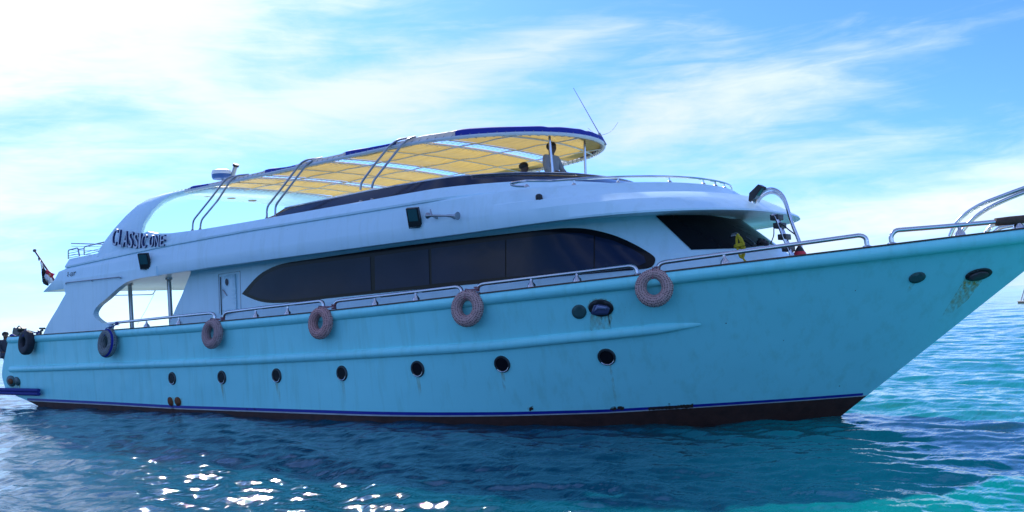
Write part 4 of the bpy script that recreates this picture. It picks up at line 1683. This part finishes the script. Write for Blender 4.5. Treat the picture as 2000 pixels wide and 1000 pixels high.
# searchlight on the front ledge
pb = on_y(1478, 399, -0.7)
mb = MB()
c = on_y(1477, 376, -0.7)
tz = (on_y(1489, 361, -0.7) - on_y(1467, 391, -0.7)).normalized()
sd_ = Vector((0, 1, 0))
fn = tz.cross(sd_).normalized()
if fn.x < 0:
    fn = -fn
vs = []
for s in (-1, 1):
    for (n_, u_) in ((0.5, 0.5), (0.5, -0.42), (0.1, -0.55), (-0.5, -0.2), (-0.2, 0.46)):
        vs.append(c + sd_ * (0.10 * s) + fn * (n_ * 0.13) + tz * (u_ * 0.34))
mb.add(vs, [(4, 3, 2, 1, 0), (5, 6, 7, 8, 9)] + [(i, (i + 1) % 5, (i + 1) % 5 + 5, i + 5) for i in range(5)])
mb.tube([c - tz * 0.2, Vector((c.x + 0.02, -0.7, 4.17))], 0.025, 8)
sl_ = mb.build('searchlight', BLACK, yacht, False)
g = MB(); g.box(c + fn * 0.068 + tz * 0.02, 0.085, 0.005, 0.12, (sd_, fn, tz)); g.build('glass', LAMP_GLASS, sl_, False)

# --- ladder from the foredeck to the roof --------------------------------------------------------
mb = MB()
for y in (-0.62, -0.18):
    arc = [(1473, 397), (1481, 383), (1492, 373.5), (1504, 369), (1516, 371.5), (1527, 380), (1535, 396), (1547, 436), (1562, 474), (1567, 500)]
    if y > -0.4:
        arc = [(1478, 398), (1486, 386), (1496, 379), (1506, 376), (1517, 378), (1527, 386), (1535, 400), (1547, 438), (1561, 474), (1566, 500)]
    mb.tube(spline([on_y(a, b, y) for a, b in arc], 5), 0.03, 9)
ladder = mb.build('ladder', STEEL, yacht)
for y, dx in ((-1.1, 0), (-0.9, 3)):
    mb = MB()
    mb.tube(spline([on_y(a + dx, b, y) for a, b in ((1508, 421), (1513, 421), (1518, 430), (1531, 464), (1543, 492), (1546, 503))], 5), 0.032, 9)
    mb.build('stringer', STEEL, ladder)
for (a, b) in ((1517, 425), (1523, 441), (1532, 463), (1540, 486)):
    p = on_y(a, b, -1.0)
    mb = MB(); mb.box(p, 0.075, 0.13, 0.05, bev=0.012); mb.build('tread', BLACK, ladder)
mb = MB()
mb.tube(spline([on_y(a, b, -1.1) for a, b in ((1523, 438), (1530, 440), (1541, 449), (1553, 458))], 4), 0.012, 5)
mb.tube(spline([on_y(a, b, -1.1) for a, b in ((1520, 438), (1512, 444), (1511, 460), (1505, 476))], 4), 0.010, 5)
mb.build('cord', BLACK, ladder)
# wiper and fittings at the foot of the windscreen
mb = MB()
for (a, b, r) in ((1483, 474, .05), (1489, 476, .09), (1494, 479, .06)):
    co, no = hit(a, b, HOUSE)
    if co is not None:
        mb.lathe(co, no, [(r, 0), (r, .06), (r * .5, .09)], 10)
mb.build('wiper_motor', BLACK, yacht)
mb = MB()
for st in ([(1427, 462), (1435, 459), (1442, 463)], [(1455, 467), (1463, 473), (1472, 480)]):
    pp = []
    for a, b in st:
        co, no = hit(a, b, HOUSE)
        pp.append(co + no * 0.05)
    mb.tube(pp, 0.014, 5)
mb.build('wiper', CHROME_DULL, yacht)
# flag staff
sf0, sf1 = on_y(108.5, 551, -2.9), on_y(68, 490, -2.9)
mb = MB()
mb.tube([sf0, sf1], [0.035, 0.028], 8)
mb.lathe(sf1, (sf1 - sf0), [(0.045, -0.02), (0.06, 0.02), (0.03, 0.07)], 10)
mb.tube([sf1.lerp(sf0, 0.2) + Vector((0, 0, -0.03)), sf1.lerp(sf0, 0.26) + Vector((-0.05, 0, -0.05))], 0.03, 6)
mb.build('flag_staff', simple('staff_brown', (0.10, 0.07, 0.09), 0.5), yacht)
print('yacht parts', len([o for o in bpy.data.objects if o.parent]))

# ------------------------------------------------------------------ flag
def flag():
    y = -2.95
    t = thing('flag', 'red white and black striped flag hanging in folds from the staff at the stern', 'flag', tuple(on_y(90, 530, y)))
    def sheet(name, rows_, mat):
        vs, fs = [], []
        n = len(rows_[0])
        for i, r in enumerate(rows_):
            for k, (a, b) in enumerate(r):
                vs.append(on_y(a, b, y - 0.05 * math.sin(k * 1.7 + i * 0.9)))
        for i in range(len(rows_) - 1):
            for k in range(n - 1):
                fs.append((i * n + k, i * n + k + 1, (i + 1) * n + k + 1, (i + 1) * n + k))
        o = mesh(name, vs, fs, mat, t, True)
        md = o.modifiers.new('thick', 'SOLIDIFY')
        md.thickness = 0.012
        return o
    red = simple('flag_red', (0.70, 0.03, 0.06), 0.8)
    white = simple('flag_white', (0.78, 0.78, 0.80), 0.8)
    black = simple('flag_black', (0.012, 0.012, 0.02), 0.8)
    sheet('red_band', [[(91, 527), (96, 529), (101, 533), (108.5, 535)], [(90, 530), (95, 534), (101, 540), (105.5, 537)], [(90, 534), (94, 539), (98, 543), (103, 542)]], red)
    sheet('white_band', [[(90, 534), (94, 537), (98, 541), (106, 550)], [(87, 539), (91, 544), (95, 548), (100, 553)], [(85, 543.5), (88, 547), (92, 551), (96, 555)]], white)
    sheet('black_band', [[(86, 521), (88, 526), (91, 529.5), (90, 534)], [(82.5, 526), (85, 531), (87, 535), (86.5, 541)], [(81, 532), (81.5, 537), (82.5, 542), (86.5, 545)], [(82, 540), (82.5, 546), (85, 550), (96, 556)], [(82.5, 550), (85, 554), (89, 556.5), (94, 558.5)]], black)
    sheet('white_hoist', [[(78.5, 507), (80, 511), (82, 514)], [(80, 517), (82, 519), (86, 521)], [(80.5, 524), (81.5, 526), (83, 527)], [(81, 531), (81.5, 531.5), (82, 532)]], white)
    p = on_y(97, 536.5, y - 0.09)
    mb = MB(); mb.box(p, 0.025, 0.006, 0.05, bev=0.004); mb.box(p + Vector((0, 0, 0.02)), 0.05, 0.005, 0.018, bev=0.003)
    mb.build('emblem', simple('emblem_gold', (0.35, 0.22, 0.05), 0.6), t)
flag()

# ------------------------------------------------------------------ fenders hung on the side
def ring_fender(px, py, Rmaj, rmin, mat, label, name, cord_mat, hang, group, kind='knit', squash=1.0, cat='fender'):
    co, no = hit(px, py, HB)
    N = Vector((no.x, no.y, 0)).normalized()
    c = co.copy()
    # rest the ring against the hull: its back touches the plating and the gunwale moulding
    c += N * (rmin + 0.05)
    t = thing(name, label, cat, tuple(c), group)
    S = Vector((0, 0, 1)).cross(N).normalized()
    lean = Matrix.Rotation(R(-6 if kind == 'knit' else -4), 3, S)
    Nn, Uu = lean @ N, lean @ Vector((0, 0, 1))
    nu, nv = 120, 36
    vs, fs, uvs = [], [], []
    for i in range(nu):
        a = 2 * math.pi * i / nu
        rad = S * math.cos(a) + Uu * math.sin(a)
        # slightly heavier at the bottom where the cover sags
        sag = 1 + 0.05 * max(0, -math.sin(a)) - 0.06 * max(0, math.sin(a)) ** 6
        for j in range(nv):
            b = 2 * math.pi * j / nv
            r_ = rmin * sag
            if kind == 'knit':
                r_ *= 1 + 0.055 * math.sin(i * math.pi * 2 * 30 / nu + (j // 3 % 2) * math.pi) * math.sin(j * math.pi * 2 * 9 / nv)
                cx, cn = math.cos(b), math.sin(b)
            else:
                # car tyre: squarish section with open bead inside
                cx = math.copysign(abs(math.cos(b)) ** 0.6, math.cos(b))
                cn = math.copysign(abs(math.sin(b)) ** 0.7, math.sin(b)) * 1.15
                if cx > 0.75:
                    r_ *= 1 - 0.05 * (1 if (i // 2) % 2 else 0)
            vs.append(c + rad * (Rmaj + cx * r_) + Nn * (cn * r_ * squash))
    for i in range(nu):
        for j in range(nv):
            i2, j2 = (i + 1) % nu, (j + 1) % nv
            fs.append((i * nv + j, i2 * nv + j, i2 * nv + j2, i * nv + j2))
            uvs += [(i * 52 / nu, j * 14 / nv), ((i + 1) * 52 / nu, j * 14 / nv), ((i + 1) * 52 / nu, (j + 1) * 14 / nv), (i * 52 / nu, (j + 1) * 14 / nv)]
    ro = mesh('tyre' if kind != 'knit' else 'rope_ring', vs, fs, mat, t, True)
    ul = ro.data.uv_layers.new(name='ring')
    ul.data.foreach_set('uv', [x for p in uvs for x in p])
    # lanyard up to the rail
    top = c + Uu * (Rmaj + rmin * 0.3)
    hp_ = rp(*hang)
    hp_ = hp_ + Vector((0, -0.03, 0))
    mb = MB()
    mb.tube([top + Nn * rmin * 0.9 - Uu * 0.12, top + Nn * rmin * 0.6 + Uu * rmin * 0.75, top.lerp(hp_, 0.6) + N * 0.02, hp_], 0.014, 6)
    mb.tube([top - Nn * rmin * 0.7, top + Uu * rmin * 0.7 - Nn * 0.02, hp_ + Vector((0.04, 0, -0.02))], 0.012, 6)
    for k in range(3):
        a0 = hp_ + Vector((0, 0, -0.05 + 0.035 * k))
        mb.tube([a0 + Vector((0.045 * math.cos(a), 0.045 * math.sin(a), 0)) for a in np.linspace(0, 6.0, 12)], 0.014, 6)
    mb.build('lanyard', cord_mat, t)
    return t
GRP = 'rope-covered ring fenders along the side'
PINKC = simple('pink_cord', (0.30, 0.12, 0.14), 0.8)
ring_fender(426, 651, 0.255, 0.110, KNIT_WORN, 'pink rope ring fender hanging below the narrow side door', 'ring_fender', PINKC, (437, 622), GRP)
ring_fender(637, 630, 0.245, 0.107, KNIT_RED, 'pink rope ring fender hanging under the after part of the long dark window', 'ring_fender', PINKC, (654, 597), GRP)
ring_fender(922, 601.5, 0.245, 0.107, KNIT_PINK, 'pink rope ring fender hanging below the middle of the long dark window', 'ring_fender', PINKC, (933, 563), GRP)
ring_fender(1281, 562, 0.230, 0.100, KNIT_PINK, 'pink rope ring fender seen full face, foremost one towards the bow', 'ring_fender', PINKC, (1285, 524), GRP)
ring_fender(222, 669, 0.275, 0.125, KNIT_GREY, 'grey rope ring fender with a blue band, hung below the after deck opening', 'ring_fender', ROPE_B, (231, 631), GRP)
ring_fender(63, 668, 0.26, 0.125, TYRE, 'black car tyre hung as a fender on the stern quarter', 'tyre_fender', ROPE_B, (76, 650), None, 'tyre', 0.8)

# ------------------------------------------------------------------ loose things aboard
def rope_coil():
    co, no = hit(1446, 484, HOUSE)
    y = min(co.y - 0.25, -1.7) if co else -1.8
    t = thing('rope_coil', 'yellow rope coil hanging in front of the dark wheelhouse window', 'rope', tuple(on_y(1446, 484, y)))
    mb = MB()
    for k in range(7):
        cx, cy = 1445.5 + random.uniform(-2, 2), 481 + random.uniform(-2, 2)
        rx, ry = random.uniform(4, 8), random.uniform(19, 24)
        yy = y + random.uniform(-0.05, 0.05)
        pts_ = [on_y(cx + rx * math.cos(a) + 3.2 * math.sin(a), cy + ry * math.sin(a), yy + 0.02 * math.sin(a * 2)) for a in np.linspace(0, 2 * math.pi, 26)[:-1]]
        mb.tube(pts_, 0.013, 6, closed=True)
    for k in range(2):
        p = on_y(1445, 484 + 3 * k, y)
        mb.tube([p + Vector((0.09 * math.cos(a), 0.07 * math.sin(a), 0.012 * a)) for a in np.linspace(0, 6.2, 14)], 0.016, 6)
    mb.tube(spline([on_y(1449, 500, y), on_y(1453, 507, y - 0.02), on_y(1457, 511, y)], 4), 0.017, 6)
    mb.build('coil', ROPE_Y, t)
    mb = MB()
    mb.tube(spline([on_y(1440, 463, y), on_y(1436, 459, y + 0.1), on_y(1428, 461, y + 0.2)], 4), 0.009, 5)
    mb.build('lashing', ROPE_W, t)
rope_coil()

def red_float():
    p = on_y(1562, 492, -0.7)
    t = thing('marker_float', 'red cone-shaped float with a black cap beside the ladder foot', 'float', (p.x, p.y, gun_z(p.x) - 0.1))
    zb = gun_z(p.x) - 0.12
    hh = p.z + 0.02 - zb
    mb = MB(); mb.lathe((p.x, p.y, zb), (0, 0, 1), [(0.11, 0), (0.125, 0.03), (0.125, hh - 0.10), (0.10, hh - 0.03), (0.075, hh)], 20)
    mb.build('body', RED, t)
    mb = MB(); mb.lathe((p.x, p.y, zb), (0, 0, 1), [(0.085, hh - 0.012), (0.06, hh + 0.04), (0.03, hh + 0.08), (0.022, hh + 0.14)], 20)
    mb.build('cap', BLACK, t)
red_float()

def bag():
    y = -2.7
    p = on_y(40, 655, y)
    t = thing('kit_bag', 'small black lumpy bag standing on the stern bulwark', 'bag', (p.x, y, 2.2))
    base = [(32, 658), (32, 648), (33.5, 640), (35, 639), (38, 640.5), (40.5, 639.5), (44, 641), (44.5, 644), (43, 646), (47, 649), (46, 653), (43.5, 655), (44, 658)]
    poly = [(q.x, q.z) for q in (on_y(a, b, y) for a, b in base)]
    vs, fs = prism(poly, y - 0.14, y + 0.14)
    o = mesh('body', vs, fs, BLACK, t)
    bm = bmesh.new(); bm.from_mesh(o.data); bmesh.ops.recalc_face_normals(bm, faces=bm.faces); bm.to_mesh(o.data); bm.free()
    md = o.modifiers.new('soft', 'BEVEL'); md.width = 0.05; md.segments = 3; md.limit_method = 'ANGLE'
    auto_smooth(o, 60)
    mb = MB(); mb.tube(spline([on_y(34, 640, y - 0.1), on_y(38, 636.5, y - 0.1), on_y(42, 640.5, y - 0.1)], 4), 0.02, 6); mb.build('handle', BLACK, t)
bag()
mb = MB()
yb = -3.2
for st in ([(20, 655.5), (24, 653.5), (27, 656)], [(22, 657), (26, 655), (31, 657), (36, 656.5)], [(23, 654), (25, 657), (22, 657)]):
    mb.tube(spline([on_y(a, b, yb) for a, b in st], 4), 0.03, 6)
o = mb.build('mooring_rope', ROPE_B)
o['label'], o['category'] = 'short blue rope lying bundled on the stern bulwark', 'rope'
mb = MB()
for st in ([(72, 652), (77, 648), (83, 645)], [(75, 646), (80, 650), (78, 653)], [(78, 641.5), (87, 641.5)]):
    mb.tube(spline([on_y(a, b, -3.1) for a, b in st], 4), 0.035, 6)
mb.build('mooring_cleat', BLACK, yacht)

# ------------------------------------------------------------------ people
def skin_mesh(name, joints, bones, mat, parent, sub=2):
    """joints: name -> (co, radius)"""
    keys = list(joints)
    me = bpy.data.meshes.new(name)
    me.from_pydata([tuple(joints[k][0]) for k in keys], [(keys.index(a), keys.index(b)) for a, b in bones], [])
    o = bpy.data.objects.new(name, me)
    link(o, parent)
    md = o.modifiers.new('skin', 'SKIN')
    md.use_smooth_shade = True
    bm = bmesh.new()
    bm.from_mesh(me)
    ly = bm.verts.layers.skin.verify()
    bm.verts.ensure_lookup_table()
    for i, k in enumerate(keys):
        r = joints[k][1]
        bm.verts[i][ly].radius = r if isinstance(r, tuple) else (r, r)
        bm.verts[i][ly].use_root = (i == 0)
    bm.to_mesh(me)
    bm.free()
    s = o.modifiers.new('sub', 'SUBSURF')
    s.levels = s.render_levels = sub
    me.materials.append(mat)
    return o

def person(label, base, H, face, arms, shirt, trousers, seated=False, bare=False):
    """base: point under the feet (or seat); face: bearing the person looks to"""
    t = thing('person', label, 'person', tuple(base))
    F = Vector((math.cos(face), math.sin(face), 0))
    Lf = Vector((-F.y, F.x, 0))
    U_ = Vector((0, 0, 1))
    b = Vector(base)
    def P(f, l, u):
        return b + F * f * H + Lf * l * H + U_ * u * H
    pel = 0.52 if not seated else 0.05
    d = pel - 0.52
    J = {'pelvis': (P(0, 0, pel), 0.075 * H), 'waist': (P(0, 0, 0.60 + d), 0.068 * H), 'chest': (P(0.005, 0, 0.73 + d), 0.085 * H), 'neck0': (P(0, 0, 0.825 + d), 0.040 * H),
         'neck': (P(0.008, 0, 0.86 + d), 0.031 * H), 'head0': (P(0.018, 0, 0.895 + d), 0.045 * H), 'head1': (P(0.016, 0, 0.945 + d), 0.056 * H), 'head2': (P(0.01, 0, 0.975 + d), 0.042 * H),
         'nose': (P(0.072, 0, 0.925 + d), 0.010 * H)}
    bones = [('pelvis', 'waist'), ('waist', 'chest'), ('chest', 'neck0'), ('neck0', 'neck'), ('neck', 'head0'), ('head0', 'head1'), ('head1', 'head2'), ('head0', 'nose')]
    for s, nm in ((1, 'l'), (-1, 'r')):
        el_, wr, hd = arms[nm]
        J['sh' + nm] = (P(0, 0.105 * s, 0.80 + d), 0.042 * H)
        J['el' + nm] = (P(el_[0], el_[1] * s, el_[2] + d), 0.028 * H)
        J['wr' + nm] = (P(wr[0], wr[1] * s, wr[2] + d), 0.019 * H)
        J['hd' + nm] = (P(hd[0], hd[1] * s, hd[2] + d), 0.022 * H)
        bones += [('chest', 'sh' + nm), ('sh' + nm, 'el' + nm), ('el' + nm, 'wr' + nm), ('wr' + nm, 'hd' + nm)]
        hv = Vector(J['hd' + nm][0]); dv = (hv - J['wr' + nm][0]).normalized()
        for q, off in enumerate((-0.016, -0.005, 0.006, 0.016)):
            J['f%d%s' % (q, nm)] = (hv + dv * (0.030 + 0.006 * (q in (1, 2))) * H + Lf * off * H - U_ * 0.012 * H, 0.0055 * H)
            bones.append(('hd' + nm, 'f%d%s' % (q, nm)))
        J['th' + nm] = (hv + F * 0.022 * H + dv * 0.01 * H, 0.006 * H)
        bones.append(('hd' + nm, 'th' + nm))
        if not seated:
            J['hip' + nm] = (P(0, 0.05 * s, 0.48), 0.055 * H); J['kn' + nm] = (P(0.012, 0.055 * s, 0.27), 0.036 * H)
            J['an' + nm] = (P(-0.01, 0.06 * s, 0.04), 0.023 * H); J['to' + nm] = (P(0.10, 0.065 * s, 0.02), 0.02 * H)
        else:
            J['hip' + nm] = (P(0.05, 0.05 * s, 0.05), 0.055 * H); J['kn' + nm] = (P(0.25, 0.06 * s, 0.06), 0.038 * H)
            J['an' + nm] = (P(0.26, 0.06 * s, -0.2), 0.023 * H); J['to' + nm] = (P(0.35, 0.065 * s, -0.22), 0.02 * H)
        bones += [('pelvis', 'hip' + nm), ('hip' + nm, 'kn' + nm), ('kn' + nm, 'an' + nm), ('an' + nm, 'to' + nm)]
    body = skin_mesh('body', J, bones, SKIN, t)
    if not bare:
        g = 1.22
        ks = ['chest', 'waist', 'pelvis', 'neck0', 'shl', 'shr', 'ell', 'elr', 'wrl', 'wrr']
        SJ = {k: (J[k][0], J[k][1] * g) for k in ks}
        skin_mesh('jacket', SJ, [('chest', 'waist'), ('waist', 'pelvis'), ('chest', 'neck0'), ('chest', 'shl'), ('chest', 'shr'), ('shl', 'ell'), ('shr', 'elr'), ('ell', 'wrl'), ('elr', 'wrr')], shirt, t)
    ks = ['pelvis', 'hipl', 'hipr', 'knl', 'knr', 'anl', 'anr']
    SJ = {k: (J[k][0], J[k][1] * 1.2) for k in ks}
    skin_mesh('trousers', SJ, [('pelvis', 'hipl'), ('pelvis', 'hipr'), ('hipl', 'knl'), ('hipr', 'knr'), ('knl', 'anl'), ('knr', 'anr')], trousers, t)
    # hair: a cap over the crown and back of the head
    mb = MB()
    hc = P(0.008, 0, 0.952 + d)
    mb.lathe(hc, U_ + F * -0.35, [(0.060 * H, -0.02 * H), (0.064 * H, 0.0), (0.058 * H, 0.025 * H), (0.036 * H, 0.044 * H), (0.01 * H, 0.051 * H)], 18)
    mb.build('hair', HAIR, t)
    return t
down = ((0.0, 0.14, 0.66), (0.06, 0.13, 0.53), (0.08, 0.125, 0.49))
p = on_y(1075, 278, -0.45)
person('person in a grey hooded jacket standing behind the dark wind screen under the canopy', (p.x, -0.45, p.z - 1.76), 1.76, _az - 2.3,
       {'l': ((0.05, 0.14, 0.66), (0.14, 0.10, 0.60), (0.17, 0.08, 0.60)), 'r': ((0.05, 0.14, 0.66), (0.14, 0.10, 0.60), (0.17, 0.08, 0.60))}, JACKET, TROUSER)
p = on_y(1021, 317, -0.8)
person('person sitting low behind the wind screen, only the dark hair showing', (p.x, -0.8, p.z - 0.53 * 1.72), 1.72, _az - 1.2,
       {'l': ((0.05, 0.14, 0.66), (0.15, 0.09, 0.58), (0.18, 0.08, 0.58)), 'r': ((0.05, 0.14, 0.66), (0.15, 0.09, 0.58), (0.18, 0.08, 0.58))}, TROUSER, TROUSER, True)
p = on_y(10, 648, -2.4)
person('dark-haired person in dark blue sitting at the stern, half hidden by the transom', (p.x, -2.4, p.z - 0.53 * 1.7), 1.7, _az - 2.4,
       {'l': ((0.05, 0.14, 0.66), (0.15, 0.09, 0.58), (0.18, 0.08, 0.58)), 'r': ((0.05, 0.14, 0.66), (0.15, 0.09, 0.58), (0.18, 0.08, 0.58))}, TROUSER, TROUSER, True)
# the platform the person stands on belongs to the yacht
mb = MB()
mb.box((-0.75, 0, p.z - 0.53 * 1.7 - 0.06), 0.75, 2.9, 0.05, bev=0.02)
mb.build('swim_platform', DECK, yacht)

# ------------------------------------------------------------------ beacon far off on the right
def beacon():
    c = on_z(1999, 592, 0.0)
    t = thing('marker_beacon', 'distant white beacon with sloping legs on a concrete slab in the sea', 'beacon', (c.x, c.y, 0))
    u = Vector((RT.x, RT.y, 0)).normalized()
    w = Vector((-u.y, u.x, 0))
    c = c + u * 2.2
    ax = (u, w, Vector((0, 0, 1)))
    mb = MB(); mb.box(c + Vector((0, 0, 0.22)), 1.9, 1.9, 0.06, ax, bev=0.03); mb.build('slab', CONCRETE, t)
    mb = MB(); mb.box(c + Vector((0, 0, 0.0)), 1.85, 1.85, 0.16, ax); mb.build('footing', DARKBASE, t)
    top = c + Vector((0, 0, 4.6))
    for a in (-1, 1):
        for b in (-1, 1):
            mb = MB(); mb.tube([c + u * (1.6 * a) + w * (1.6 * b) + Vector((0, 0, 0.26)), top + u * (0.5 * a) + w * (0.5 * b)], 0.09, 8); mb.build('leg', BEACON, t)
    for b in (-1, 1):
        vs = [c + u * -1.4 + w * (1.45 * b) + Vector((0, 0, 0.3)), c + u * 1.4 + w * (1.45 * b) + Vector((0, 0, 0.3)), c + u * 0.6 + w * (0.7 * b) + Vector((0, 0, 3.6)), c + u * -0.6 + w * (0.7 * b) + Vector((0, 0, 3.6))]
        vs2 = [v - w * (0.06 * b) for v in vs]
        mb = MB(); mb.add(vs + vs2, [(0, 1, 2, 3), (7, 6, 5, 4), (0, 4, 5, 1), (1, 5, 6, 2), (2, 6, 7, 3), (3, 7, 4, 0)]); mb.build('board', BROWN, t, False)
    mb = MB(); mb.box(top + Vector((0, 0, 0.05)), 0.7, 0.7, 0.06, ax); mb.lathe(top + Vector((0, 0, 0.1)), (0, 0, 1), [(0.2, 0), (0.2, 0.5), (0.25, 0.52), (0.05, 0.7)], 14); mb.build('lantern', BEACON, t)
beacon()
print('objects', len(bpy.data.objects))
